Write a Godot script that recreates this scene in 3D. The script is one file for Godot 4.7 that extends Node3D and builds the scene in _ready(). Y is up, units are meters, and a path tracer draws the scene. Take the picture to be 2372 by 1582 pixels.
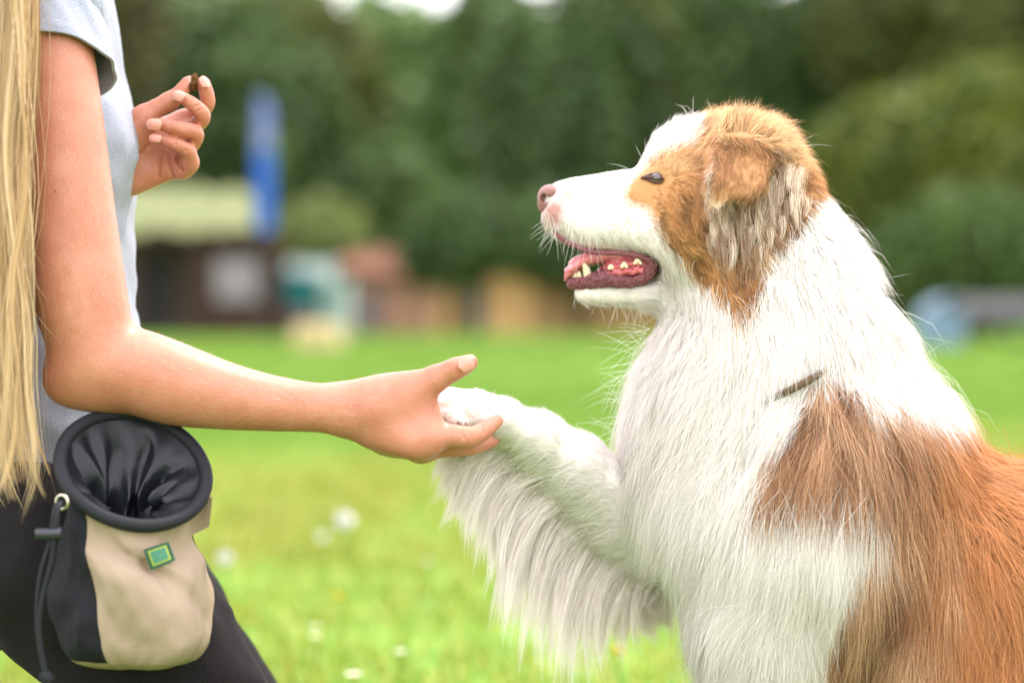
extends Node3D
# A kneeling woman in a grey T-shirt holds a dog's raised paw and a treat; lawn, huts and trees far behind.
# at() turns a place measured on the picture, with its own depth z, into a point of the scene (metres, y up).
const FOCAL := 5600.0
const EYE := Vector3(0.0, 0.5, 2.074)
const TILT := 0.01268

var rng := RandomNumberGenerator.new()
var grain := FastNoiseLite.new()
var mats := {}
var taken := {}


func _ready() -> void:
	rng.seed = 7
	grain.seed = 11
	grain.frequency = 1.0
	grain.noise_type = FastNoiseLite.TYPE_SIMPLEX
	grain.fractal_type = FastNoiseLite.FRACTAL_NONE
	light_and_camera()
	make_materials()
	ground()
	backdrop()
	person()
	pouch()
	dog()
	flowers()


func light_and_camera() -> void:
	var cam := Camera3D.new()
	cam.name = "camera"
	cam.position = EYE
	cam.rotation.x = -TILT
	cam.fov = rad_to_deg(2.0 * atan(791.0 / FOCAL))
	cam.near = 0.05
	cam.far = 400.0
	var lens := CameraAttributesPhysical.new()
	lens.frustum_focal_length = 85.0
	lens.frustum_focus_distance = 2.045
	lens.exposure_aperture = 2.8
	cam.attributes = lens
	add_child(cam)
	cam.current = true
	cam.fov = rad_to_deg(2.0 * atan(791.0 / FOCAL))

	var sky_mat := ProceduralSkyMaterial.new()
	sky_mat.sky_top_color = Color(0.96, 0.955, 1.0)
	sky_mat.sky_horizon_color = Color(0.86, 0.845, 0.85)
	sky_mat.sky_curve = 0.3
	sky_mat.sky_energy_multiplier = 1.9
	sky_mat.ground_bottom_color = Color(0.25, 0.33, 0.12)
	sky_mat.ground_horizon_color = Color(0.75, 0.8, 0.75)
	sky_mat.sun_angle_max = 0.0
	var sky := Sky.new()
	sky.sky_material = sky_mat
	var env := Environment.new()
	env.background_mode = Environment.BG_SKY
	env.sky = sky
	env.background_energy_multiplier = 1.0
	env.tonemap_mode = Environment.TONE_MAPPER_LINEAR
	env.tonemap_exposure = 0.92
	env.sdfgi_enabled = true
	env.ssao_enabled = true
	env.ssil_enabled = true
	var we := WorldEnvironment.new()
	we.name = "environment"
	we.environment = env
	add_child(we)

	var sun := DirectionalLight3D.new()
	sun.name = "sun"
	sun.light_color = Color(1.0, 0.925, 0.86)
	sun.light_energy = 1.25
	sun.light_angular_distance = 4.0
	sun.shadow_enabled = true
	add_child(sun)
	sun.look_at_from_position(Vector3(0.42, 0.85, -0.40) * 10.0, Vector3.ZERO)


# ---------------------------------------------------------------- small helpers
func at(px: float, py: float, z: float = 0.0) -> Vector3:
	var a := (px - 1186.0) / FOCAL
	var b := (791.0 - py) / FOCAL
	var d := Vector3(a, b * cos(TILT) - sin(TILT), -cos(TILT) - b * sin(TILT))
	return EYE + d * ((z - EYE.z) / d.z)


func px(n: float, z: float = 0.0) -> float:
	return n / FOCAL * (EYE.z - z)


func tag(o: Node3D, label: String, category: String, group: String = "", kind: String = "") -> void:
	if label: o.set_meta("label", label)
	if category: o.set_meta("category", category)
	if group: o.set_meta("group", group)
	if kind: o.set_meta("kind", kind)


func numbered(called: String) -> String:
	var n: int = taken.get(called, 0)
	taken[called] = n + 1
	return called if n == 0 else "%s_%03d" % [called, n]


func thing(called: String, label: String, category: String, where: Vector3 = Vector3.ZERO, group: String = "") -> Node3D:
	var o := Node3D.new()
	o.name = numbered(called)
	add_child(o)
	o.position = where
	tag(o, label, category, group)
	return o


func part(called: String, m: Mesh, mat: Material, parent: Node3D, where: Vector3 = Vector3.ZERO, basis_: Basis = Basis.IDENTITY) -> MeshInstance3D:
	var o := MeshInstance3D.new()
	o.name = called
	o.mesh = m
	o.material_override = mat
	o.transform = Transform3D(basis_, where)
	parent.add_child(o, true)
	return o


func std(called: String, c: Color, rough: float = 0.8, spec: float = 0.5) -> StandardMaterial3D:
	var m := StandardMaterial3D.new()
	m.resource_name = called
	m.albedo_color = c.linear_to_srgb()
	m.roughness = rough
	m.metallic_specular = spec
	mats[called] = m
	return m


func speckle(c0: Color, c1: Color, freq: float, oct: int = 4, size: int = 256, sd: int = 1) -> NoiseTexture2D:
	var n := FastNoiseLite.new()
	n.seed = sd
	n.frequency = freq
	n.fractal_octaves = oct
	var g := Gradient.new()
	g.set_color(0, c0.linear_to_srgb())
	g.set_color(1, c1.linear_to_srgb())
	g.set_offset(0, 0.25)
	g.set_offset(1, 0.75)
	var t := NoiseTexture2D.new()
	t.width = size
	t.height = size
	t.seamless = true
	t.noise = n
	t.color_ramp = g
	return t


func relief(freq: float, oct: int = 4, size: int = 256, sd: int = 3) -> NoiseTexture2D:
	var n := FastNoiseLite.new()
	n.seed = sd
	n.frequency = freq
	n.fractal_octaves = oct
	var t := NoiseTexture2D.new()
	t.width = size
	t.height = size
	t.seamless = true
	t.noise = n
	return t


func tri(m: StandardMaterial3D, scale_: float) -> void:
	m.uv1_triplanar = true
	m.uv1_world_triplanar = true
	m.uv1_scale = Vector3.ONE * scale_


# ---------------------------------------------------------------- a solid described by distances, meshed as surface nets
class Field:
	var o: Vector3
	var h: float
	var nx: int
	var ny: int
	var nz: int
	var d := PackedFloat32Array()

	func _init(lo: Vector3, hi: Vector3, cell: float) -> void:
		o = lo
		h = cell
		nx = int(ceil((hi.x - lo.x) / cell)) + 1
		ny = int(ceil((hi.y - lo.y) / cell)) + 1
		nz = int(ceil((hi.z - lo.z) / cell)) + 1
		d.resize(nx * ny * nz)
		d.fill(1.0)

	func span(lo: Vector3, hi: Vector3) -> Array:
		var a := ((lo - o) / h).floor()
		var b := ((hi - o) / h).ceil()
		return [clampi(int(a.x), 0, nx - 1), clampi(int(b.x), 0, nx - 1), clampi(int(a.y), 0, ny - 1), clampi(int(b.y), 0, ny - 1), clampi(int(a.z), 0, nz - 1), clampi(int(b.z), 0, nz - 1)]

	# a tapered capsule, thinner by 1/s along the direction n; k blends it in, sgn -1 carves it out
	func cone(a: Vector3, b: Vector3, ra: float, rb: float, k: float = 0.008, n: Vector3 = Vector3.ZERO, s: float = 1.0, carve: bool = false, more: float = 0.0) -> void:
		var reach := maxf(ra, rb) / minf(s, 1.0) + k + 3.0 * h + more
		var w := Vector3.ONE * reach
		var q := span(a.min(b) - w, a.max(b) + w)
		if a.min(b).x - reach > o.x + nx * h or a.max(b).x + reach < o.x: return
		if a.min(b).y - reach > o.y + ny * h or a.max(b).y + reach < o.y: return
		if a.min(b).z - reach > o.z + nz * h or a.max(b).z + reach < o.z: return
		var ba := b - a
		var l2 := maxf(ba.length_squared(), 1e-12)
		var flat := s != 1.0
		var s1 := s - 1.0
		var kk := maxf(k, 1e-6)
		for iz in range(q[4], q[5] + 1):
			for iy in range(q[2], q[3] + 1):
				var at_ := (iz * ny + iy) * nx + int(q[0])
				var p := o + Vector3(q[0], iy, iz) * h - a
				for ix in range(q[0], q[1] + 1):
					var t := clampf(p.dot(ba) / l2, 0.0, 1.0)
					var f := p - ba * t
					if flat:
						f += n * (f.dot(n) * s1)
					var v := f.length() - (ra + (rb - ra) * t)
					var e := d[at_]
					if carve:
						v = -v
						var g := maxf(kk - absf(e - v), 0.0) / kk
						d[at_] = maxf(e, v) + g * g * kk * 0.25
					else:
						var g := maxf(kk - absf(e - v), 0.0) / kk
						d[at_] = minf(e, v) - g * g * kk * 0.25
					at_ += 1
					p.x += h

	# a limb: a rounded, tapering tube through points; its own pieces join without swelling, k blends it with what is there
	func limb(pts: PackedVector3Array, radii: PackedFloat32Array, k: float, n: Vector3 = Vector3.ZERO, s: float = 1.0) -> void:
		var p := PackedVector3Array()
		var r := PackedFloat32Array()
		var m := pts.size()
		for j in m - 1:
			var steps := 4 if m > 2 else 1
			for q in steps:
				var t := float(q) / steps
				p.append(pts[j].cubic_interpolate(pts[j + 1], pts[maxi(j - 1, 0)], pts[mini(j + 2, m - 1)], t))
				r.append(cubic_interpolate(radii[j], radii[j + 1], radii[maxi(j - 1, 0)], radii[mini(j + 2, m - 1)], t))
		p.append(pts[m - 1])
		r.append(radii[m - 1])
		var own := Field.new(o, o, h)
		own.nx = nx
		own.ny = ny
		own.nz = nz
		own.d.resize(d.size())
		own.d.fill(1.0)
		for j in p.size() - 1:
			own.cone(p[j], p[j + 1], r[j], r[j + 1], 0.0, n, s, false, maxf(k, 0.028))
		var kk := maxf(k, 1e-6)
		for at_ in d.size():
			var v := own.d[at_]
			if v < 1.0:
				var e := d[at_]
				var g := maxf(kk - absf(e - v), 0.0) / kk
				d[at_] = minf(e, v) - g * g * kk * 0.25

	func ball(c: Vector3, r: Vector3, k: float = 0.008, carve: bool = false, turn: Basis = Basis.IDENTITY) -> void:
		var big := maxf(r.x, maxf(r.y, r.z)) + k + 3.0 * h
		if c.x - big > o.x + nx * h or c.x + big < o.x or c.y - big > o.y + ny * h or c.y + big < o.y or c.z - big > o.z + nz * h or c.z + big < o.z: return
		var q := span(c - Vector3.ONE * big, c + Vector3.ONE * big)
		var inv := turn.inverse()
		var turned := turn != Basis.IDENTITY
		var r1 := Vector3.ONE / r
		var r2 := r1 * r1
		var kk := maxf(k, 1e-6)
		var small := minf(r.x, minf(r.y, r.z))
		for iz in range(q[4], q[5] + 1):
			for iy in range(q[2], q[3] + 1):
				var at_ := (iz * ny + iy) * nx + int(q[0])
				var p := o + Vector3(q[0], iy, iz) * h - c
				for ix in range(q[0], q[1] + 1):
					var f := inv * p if turned else p
					var k0 := (f * r1).length()
					var k1 := (f * r2).length()
					var v := k0 * (k0 - 1.0) / k1 if k1 > 1e-6 else -small
					var e := d[at_]
					if carve:
						v = -v
						var g := maxf(kk - absf(e - v), 0.0) / kk
						d[at_] = maxf(e, v) + g * g * kk * 0.25
					else:
						var g := maxf(kk - absf(e - v), 0.0) / kk
						d[at_] = minf(e, v) - g * g * kk * 0.25
					at_ += 1
					p.x += h

	func cut(p0: Vector3, n: Vector3) -> void:
		n = n.normalized()
		for iz in nz:
			for iy in ny:
				var at_ := (iz * ny + iy) * nx
				var v := (o + Vector3(0, iy, iz) * h - p0).dot(n)
				for ix in nx:
					if v > d[at_]: d[at_] = v
					v += n.x * h
					at_ += 1

	# swells or shrinks the solid by noise: folds, creases, bumps
	func ripple(noise: FastNoiseLite, freq: Vector3, amp: float, shift: Vector3 = Vector3.ZERO) -> void:
		var at_ := 0
		for iz in nz:
			for iy in ny:
				for ix in nx:
					if absf(d[at_]) < 0.03:
						var p := (o + Vector3(ix, iy, iz) * h) * freq + shift
						d[at_] += noise.get_noise_3dv(p) * amp
					at_ += 1

	func mesh(planes: Array = []) -> Dictionary:
		var verts := PackedVector3Array()
		var grads := PackedVector3Array()
		var idx := PackedInt32Array()
		var of := PackedInt32Array()
		of.resize(nx * ny * nz)
		of.fill(-1)
		var sx := 1
		var sy := nx
		var sz := nx * ny
		var far := 7.0 * h
		for iz in nz - 1:
			for iy in ny - 1:
				var at_ := iz * sz + iy * sy
				for ix in nx - 1:
					var a := d[at_]
					if a > far or a < -far:
						at_ += 1
						continue
					var b := d[at_ + 1]
					var c := d[at_ + sy]
					var e := d[at_ + sy + 1]
					var f := d[at_ + sz]
					var g := d[at_ + sz + 1]
					var i := d[at_ + sz + sy]
					var j := d[at_ + sz + sy + 1]
					var m := int(a < 0.0) + int(b < 0.0) + int(c < 0.0) + int(e < 0.0) + int(f < 0.0) + int(g < 0.0) + int(i < 0.0) + int(j < 0.0)
					if m == 0 or m == 8:
						at_ += 1
						continue
					var s := Vector3.ZERO
					var n := 0
					if (a < 0.0) != (b < 0.0):
						s += Vector3(a / (a - b), 0, 0); n += 1
					if (c < 0.0) != (e < 0.0):
						s += Vector3(c / (c - e), 1, 0); n += 1
					if (f < 0.0) != (g < 0.0):
						s += Vector3(f / (f - g), 0, 1); n += 1
					if (i < 0.0) != (j < 0.0):
						s += Vector3(i / (i - j), 1, 1); n += 1
					if (a < 0.0) != (c < 0.0):
						s += Vector3(0, a / (a - c), 0); n += 1
					if (b < 0.0) != (e < 0.0):
						s += Vector3(1, b / (b - e), 0); n += 1
					if (f < 0.0) != (i < 0.0):
						s += Vector3(0, f / (f - i), 1); n += 1
					if (g < 0.0) != (j < 0.0):
						s += Vector3(1, g / (g - j), 1); n += 1
					if (a < 0.0) != (f < 0.0):
						s += Vector3(0, 0, a / (a - f)); n += 1
					if (b < 0.0) != (g < 0.0):
						s += Vector3(1, 0, b / (b - g)); n += 1
					if (c < 0.0) != (i < 0.0):
						s += Vector3(0, 1, c / (c - i)); n += 1
					if (e < 0.0) != (j < 0.0):
						s += Vector3(1, 1, e / (e - j)); n += 1
					of[at_] = verts.size()
					verts.append(o + (Vector3(ix, iy, iz) + s / n) * h)
					grads.append(Vector3(b - a + e - c + g - f + j - i, c - a + e - b + i - f + j - g, f - a + g - b + i - c + j - e))
					at_ += 1
		for iz in range(1, nz - 1):
			for iy in range(1, ny - 1):
				var at_ := iz * sz + iy * sy + 1
				for ix in range(1, nx - 1):
					if of[at_] >= 0:
						var a := d[at_] < 0.0
						if a != (d[at_ + 1] < 0.0):
							Field.quad(idx, verts, grads, of[at_], of[at_ - sy], of[at_ - sy - sz], of[at_ - sz], planes)
						if a != (d[at_ + sy] < 0.0):
							Field.quad(idx, verts, grads, of[at_], of[at_ - sx], of[at_ - sx - sz], of[at_ - sz], planes)
						if a != (d[at_ + sz] < 0.0):
							Field.quad(idx, verts, grads, of[at_], of[at_ - sx], of[at_ - sx - sy], of[at_ - sy], planes)
					at_ += 1
		var nrm := PackedVector3Array()
		nrm.resize(verts.size())
		for t in range(0, idx.size(), 3):
			var a := idx[t]
			var b := idx[t + 1]
			var c := idx[t + 2]
			var f := (verts[c] - verts[a]).cross(verts[b] - verts[a])
			nrm[a] += f
			nrm[b] += f
			nrm[c] += f
		for t in nrm.size():
			nrm[t] = nrm[t].normalized() if nrm[t].length_squared() > 1e-20 else grads[t].normalized()
		return {"v": verts, "n": nrm, "i": idx}

	static func quad(idx: PackedInt32Array, verts: PackedVector3Array, grads: PackedVector3Array, a: int, b: int, c: int, e: int, planes: Array) -> void:
		if a < 0 or b < 0 or c < 0 or e < 0:
			return
		for p: Plane in planes:
			if p.distance_to(verts[a]) > 0.0:
				return
		var f := (verts[b] - verts[a]).cross(verts[c] - verts[a]) + (verts[c] - verts[a]).cross(verts[e] - verts[a])
		if f.dot(grads[a] + grads[c]) > 0.0:
			idx.append_array(PackedInt32Array([a, c, b, a, e, c]))
		else:
			idx.append_array(PackedInt32Array([a, b, c, a, c, e]))


func surface(into: ArrayMesh, g: Dictionary, colors: PackedColorArray = PackedColorArray()) -> ArrayMesh:
	var a := []
	a.resize(Mesh.ARRAY_MAX)
	a[Mesh.ARRAY_VERTEX] = g.v
	a[Mesh.ARRAY_NORMAL] = g.n
	if colors.size(): a[Mesh.ARRAY_COLOR] = colors
	a[Mesh.ARRAY_INDEX] = g.i
	into.add_surface_from_arrays(Mesh.PRIMITIVE_TRIANGLES, a)
	return into


func join(list: Array) -> Dictionary:
	var v := PackedVector3Array()
	var n := PackedVector3Array()
	var i := PackedInt32Array()
	for g: Dictionary in list:
		var first := v.size()
		v.append_array(g.v)
		n.append_array(g.n)
		var gi: PackedInt32Array = g.i
		for k in gi.size():
			i.append(gi[k] + first)
	return {"v": v, "n": n, "i": i}


# ---------------------------------------------------------------- strands of hair: thin tapering ribbons
class Strands:
	var v := PackedVector3Array()
	var n := PackedVector3Array()
	var c := PackedColorArray()
	var i := PackedInt32Array()

	# pts: any number of points; side: across the ribbon; w: width at the root
	func add(pts: PackedVector3Array, side: Vector3, w: float, nrm: Vector3, c0: Color, c1: Color, root: float = 1.0) -> void:
		var m := pts.size()
		var first := v.size()
		if side.cross(pts[m - 1] - pts[0]).dot(nrm) < 0.0: side = -side
		for k in m - 1:
			var t := float(k) / (m - 1)
			var hw := w * 0.5 * (1.0 - t * t * 0.85) * (root if k == 0 else 1.0)
			v.append(pts[k] - side * hw)
			v.append(pts[k] + side * hw)
			n.append(nrm)
			n.append(nrm)
			var cc := c0.lerp(c1, t)
			c.append(cc)
			c.append(cc)
		v.append(pts[m - 1])
		n.append(nrm)
		c.append(c1)
		for k in m - 2:
			var b := first + k * 2
			i.append_array(PackedInt32Array([b, b + 2, b + 1, b + 1, b + 2, b + 3]))
		var e := first + (m - 2) * 2
		i.append_array(PackedInt32Array([e, e + 2, e + 1]))

	func mesh() -> ArrayMesh:
		var a := []
		a.resize(Mesh.ARRAY_MAX)
		a[Mesh.ARRAY_VERTEX] = v
		a[Mesh.ARRAY_NORMAL] = n
		a[Mesh.ARRAY_COLOR] = c
		a[Mesh.ARRAY_INDEX] = i
		var m := ArrayMesh.new()
		m.add_surface_from_arrays(Mesh.PRIMITIVE_TRIANGLES, a)
		return m


# ---------------------------------------------------------------- plain solids
class Solid:
	var st := SurfaceTool.new()

	func _init() -> void:
		st.begin(Mesh.PRIMITIVE_TRIANGLES)

	func face(a: Vector3, b: Vector3, c: Vector3, e: Vector3, n: Vector3) -> void:
		var q := [a, b, c, e]
		if (b - a).cross(c - a).dot(n) > 0.0:
			q = [a, e, c, b]
		for k in [0, 1, 2, 0, 2, 3]:
			st.set_normal(n)
			st.add_vertex(q[k])

	# a box with chamfered upright and level edges
	func box(c: Vector3, s: Vector3, turn: Basis = Basis.IDENTITY, ch: float = 0.0) -> Solid:
		var e := s * 0.5
		if ch <= 0.0:
			for ax in 3:
				for sg in [-1.0, 1.0]:
					var n := Vector3.ZERO
					n[ax] = sg
					var u := Vector3.ZERO
					u[(ax + 1) % 3] = e[(ax + 1) % 3]
					var w := Vector3.ZERO
					w[(ax + 2) % 3] = e[(ax + 2) % 3]
					var m := n * e[ax]
					face(c + turn * (m - u - w), c + turn * (m + u - w), c + turn * (m + u + w), c + turn * (m - u + w), turn * n)
			return self
		for ax in 3:
			for sg in [-1.0, 1.0]:
				var n := Vector3.ZERO
				n[ax] = sg
				var u := Vector3.ZERO
				u[(ax + 1) % 3] = e[(ax + 1) % 3] - ch
				var w := Vector3.ZERO
				w[(ax + 2) % 3] = e[(ax + 2) % 3] - ch
				var m := n * e[ax]
				face(c + turn * (m - u - w), c + turn * (m + u - w), c + turn * (m + u + w), c + turn * (m - u + w), turn * n)
		for ax in 3:
			var a1 := (ax + 1) % 3
			var a2 := (ax + 2) % 3
			for s1 in [-1.0, 1.0]:
				for s2 in [-1.0, 1.0]:
					var l := Vector3.ZERO
					l[ax] = e[ax] - ch
					var m1 := Vector3.ZERO
					m1[a1] = s1 * e[a1]
					m1[a2] = s2 * (e[a2] - ch)
					var m2 := Vector3.ZERO
					m2[a1] = s1 * (e[a1] - ch)
					m2[a2] = s2 * e[a2]
					var n := Vector3.ZERO
					n[a1] = s1
					n[a2] = s2
					face(c + turn * (m1 - l), c + turn * (m1 + l), c + turn * (m2 + l), c + turn * (m2 - l), turn * n.normalized())
		return self

	# a tube through points with a radius at each
	func tube(pts: PackedVector3Array, radii: PackedFloat32Array, sides: int = 8, closed: bool = false) -> Solid:
		var m := pts.size()
		var up := Vector3(0.13, 0.97, 0.21)
		var rings := []
		for k in m:
			var a := pts[(k - 1 + m) % m] if closed or k > 0 else pts[0]
			var b := pts[(k + 1) % m] if closed or k < m - 1 else pts[m - 1]
			var t := (b - a).normalized()
			var x := t.cross(up)
			if x.length() < 0.05: x = t.cross(Vector3(1, 0, 0))
			x = x.normalized()
			var y := x.cross(t).normalized()
			up = y
			var ring := []
			for j in sides:
				var q := TAU * j / sides
				var n := x * cos(q) + y * sin(q)
				ring.append([pts[k] + n * radii[k], n])
			rings.append(ring)
		for k in (m if closed else m - 1):
			var r0: Array = rings[k]
			var r1: Array = rings[(k + 1) % m]
			for j in sides:
				var j1 := (j + 1) % sides
				smooth(r0[j], r0[j1], r1[j1], r1[j])
		if not closed:
			for e in [0, m - 1]:
				var t := (pts[e] - pts[1 if e == 0 else m - 2]).normalized()
				for j in range(1, sides - 1):
					var r: Array = rings[e]
					face3(r[0][0], r[j][0], r[j + 1][0], t)
		return self

	func face3(a: Vector3, b: Vector3, c: Vector3, n: Vector3) -> void:
		var q := [a, b, c] if (b - a).cross(c - a).dot(n) < 0.0 else [a, c, b]
		for p in q:
			st.set_normal(n)
			st.add_vertex(p)

	# four [place, normal] pairs
	func smooth(a: Array, b: Array, c: Array, e: Array) -> void:
		var n: Vector3 = a[1] + b[1] + c[1] + e[1]
		var q := [a, b, c, e]
		if ((b[0] - a[0]) as Vector3).cross(c[0] - a[0]).dot(n) > 0.0:
			q = [a, e, c, b]
		for k in [0, 1, 2, 0, 2, 3]:
			st.set_normal(q[k][1])
			st.add_vertex(q[k][0])

	# a grid of points [row][column]; normals from the grid, turned towards hint
	func sheet(rows: Array, hint: Vector3, wrap: bool = false) -> Solid:
		var m := rows.size()
		var w: int = rows[0].size()
		var nr := []
		for r in m:
			var line := []
			for k in w:
				var u: Vector3 = rows[r][(k + 1) % w if wrap else mini(k + 1, w - 1)] - rows[r][(k - 1 + w) % w if wrap else maxi(k - 1, 0)]
				var t: Vector3 = rows[mini(r + 1, m - 1)][k] - rows[maxi(r - 1, 0)][k]
				var n := u.cross(t).normalized()
				line.append(n)
			nr.append(line)
		var flip := 1.0
		if hint != Vector3.ZERO:
			var s := Vector3.ZERO
			for line in nr:
				for n in line: s += n
			if s.dot(hint) < 0.0: flip = -1.0
		for r in m - 1:
			for k in (w if wrap else w - 1):
				var k1 := (k + 1) % w
				smooth([rows[r][k], nr[r][k] * flip], [rows[r][k1], nr[r][k1] * flip], [rows[r + 1][k1], nr[r + 1][k1] * flip], [rows[r + 1][k], nr[r + 1][k] * flip])
		return self

	func done() -> ArrayMesh:
		return st.commit()


func make_materials() -> void:
	var m := std("skin", Color(0.66, 0.37, 0.255), 0.43, 0.45)
	m.subsurf_scatter_enabled = true
	m.subsurf_scatter_strength = 0.07
	m.albedo_color = Color.WHITE
	m.albedo_texture = speckle(Color(0.455, 0.168, 0.098), Color(0.535, 0.222, 0.142), 0.009, 4, 512, 4)
	tri(m, 5.0)
	m.heightmap_enabled = true
	m.heightmap_texture = relief(0.16, 4, 512)
	m.heightmap_scale = 0.035
	m = std("nail", Color(0.62, 0.295, 0.22), 0.32, 0.4)
	m = std("nail_edge", Color(0.86, 0.76, 0.70), 0.3, 0.5)
	m = std("shirt", Color(0.5, 0.52, 0.6), 0.95, 0.2)
	m.albedo_color = Color.WHITE
	m.albedo_texture = speckle(Color(0.23, 0.25, 0.31), Color(0.42, 0.44, 0.51), 0.16, 3, 256, 9)
	tri(m, 16.0)
	m.rim_enabled = true
	m.rim = 0.35
	m.heightmap_enabled = true
	m.heightmap_texture = relief(0.2, 3)
	m.heightmap_scale = 0.05
	m = std("trousers", Color(0.018, 0.016, 0.018), 0.85, 0.2)
	m.albedo_color = Color.WHITE
	m.albedo_texture = speckle(Color(0.009, 0.008, 0.0085), Color(0.020, 0.0165, 0.017), 0.2, 3, 256, 19)
	tri(m, 14.0)
	m.rim_enabled = true
	m.rim = 0.05
	m.heightmap_enabled = true
	m.heightmap_texture = relief(0.25, 2)
	m.heightmap_scale = 0.04
	m = std("hair", Color.WHITE, 0.38, 0.5)
	m.vertex_color_use_as_albedo = true
	m.backlight_enabled = true
	m.backlight = Color(0.5, 0.45, 0.35)
	m = std("fur", Color.WHITE, 0.6, 0.22)
	m.vertex_color_use_as_albedo = true
	m.backlight_enabled = true
	m.backlight = Color(0.8, 0.8, 0.8)
	m = std("dog_skin", Color.WHITE, 0.8, 0.2)
	m.vertex_color_use_as_albedo = true
	m = std("canvas", Color(0.5, 0.36, 0.25), 0.92, 0.25)
	m.albedo_color = Color.WHITE
	m.albedo_texture = speckle(Color(0.30, 0.225, 0.155), Color(0.385, 0.295, 0.21), 0.22, 3, 512, 29)
	tri(m, 8.0)
	m.heightmap_enabled = true
	m.heightmap_texture = relief(0.3, 2)
	m.heightmap_scale = 0.04
	m = std("canvas_black", Color(0.012, 0.012, 0.015), 0.8, 0.3)
	m.heightmap_enabled = true
	m.heightmap_texture = relief(0.3, 2)
	m.heightmap_scale = 0.03
	tri(m, 12.0)
	m = std("nylon", Color(0.009, 0.0105, 0.014), 0.33, 0.4)
	m = std("binding", Color(0.017, 0.018, 0.021), 0.6, 0.3)
	m.heightmap_enabled = true
	m.heightmap_texture = relief(0.3, 2)
	m.heightmap_scale = 0.03
	tri(m, 16.0)
	std("patch_dark", Color(0.03, 0.09, 0.05), 0.7, 0.3)
	std("patch_line", Color(0.32, 0.40, 0.06), 0.6, 0.3)
	std("patch_mid", Color(0.07, 0.21, 0.13), 0.7, 0.3)
	m = std("metal", Color(0.6, 0.55, 0.45), 0.3, 0.5)
	m.metallic = 1.0
	std("plastic", Color(0.02, 0.022, 0.028), 0.35, 0.5)
	m = std("kibble", Color(0.15, 0.075, 0.025), 0.85, 0.2)
	m.heightmap_enabled = true
	m.heightmap_texture = relief(0.1, 4)
	m.heightmap_scale = 0.3
	tri(m, 30.0)
	m = std("nose", Color(0.30, 0.135, 0.115), 0.38, 0.5)
	m.heightmap_enabled = true
	m.heightmap_texture = relief(0.1, 2)
	m.heightmap_scale = 0.12
	tri(m, 40.0)
	m = std("gum", Color(0.50, 0.11, 0.12), 0.25, 0.5)
	m.subsurf_scatter_enabled = true
	m.subsurf_scatter_strength = 0.1
	m = std("tongue", Color(0.60, 0.19, 0.20), 0.35, 0.5)
	m.subsurf_scatter_enabled = true
	m.subsurf_scatter_strength = 0.15
	m = std("lip", Color(0.19, 0.055, 0.062), 0.28, 0.5)
	m.heightmap_enabled = true
	m.heightmap_texture = relief(0.08, 3)
	m.heightmap_scale = 0.15
	tri(m, 30.0)
	std("tooth", Color(0.74, 0.62, 0.42), 0.3, 0.5)
	m = std("eye", Color(0.045, 0.022, 0.012), 0.08, 0.6)
	m.clearcoat_enabled = true
	m.clearcoat = 1.0
	m.clearcoat_roughness = 0.03
	std("eye_rim", Color(0.085, 0.034, 0.026), 0.45, 0.4)
	std("pad", Color(0.36, 0.22, 0.17), 0.7, 0.3)
	std("claw", Color(0.30, 0.23, 0.19), 0.35, 0.5)
	std("mole", Color(0.25, 0.075, 0.035), 0.6, 0.3)
	std("collar", Color(0.11, 0.07, 0.038), 0.8, 0.3)


# ---------------------------------------------------------------- the setting: lawn, trees, huts, fence
func at_height(x: float, y: float, hgt: float) -> Vector3:
	var d := V(x, y, 0.0) - EYE
	return EYE + d * ((hgt - EYE.y) / d.y)


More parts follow.
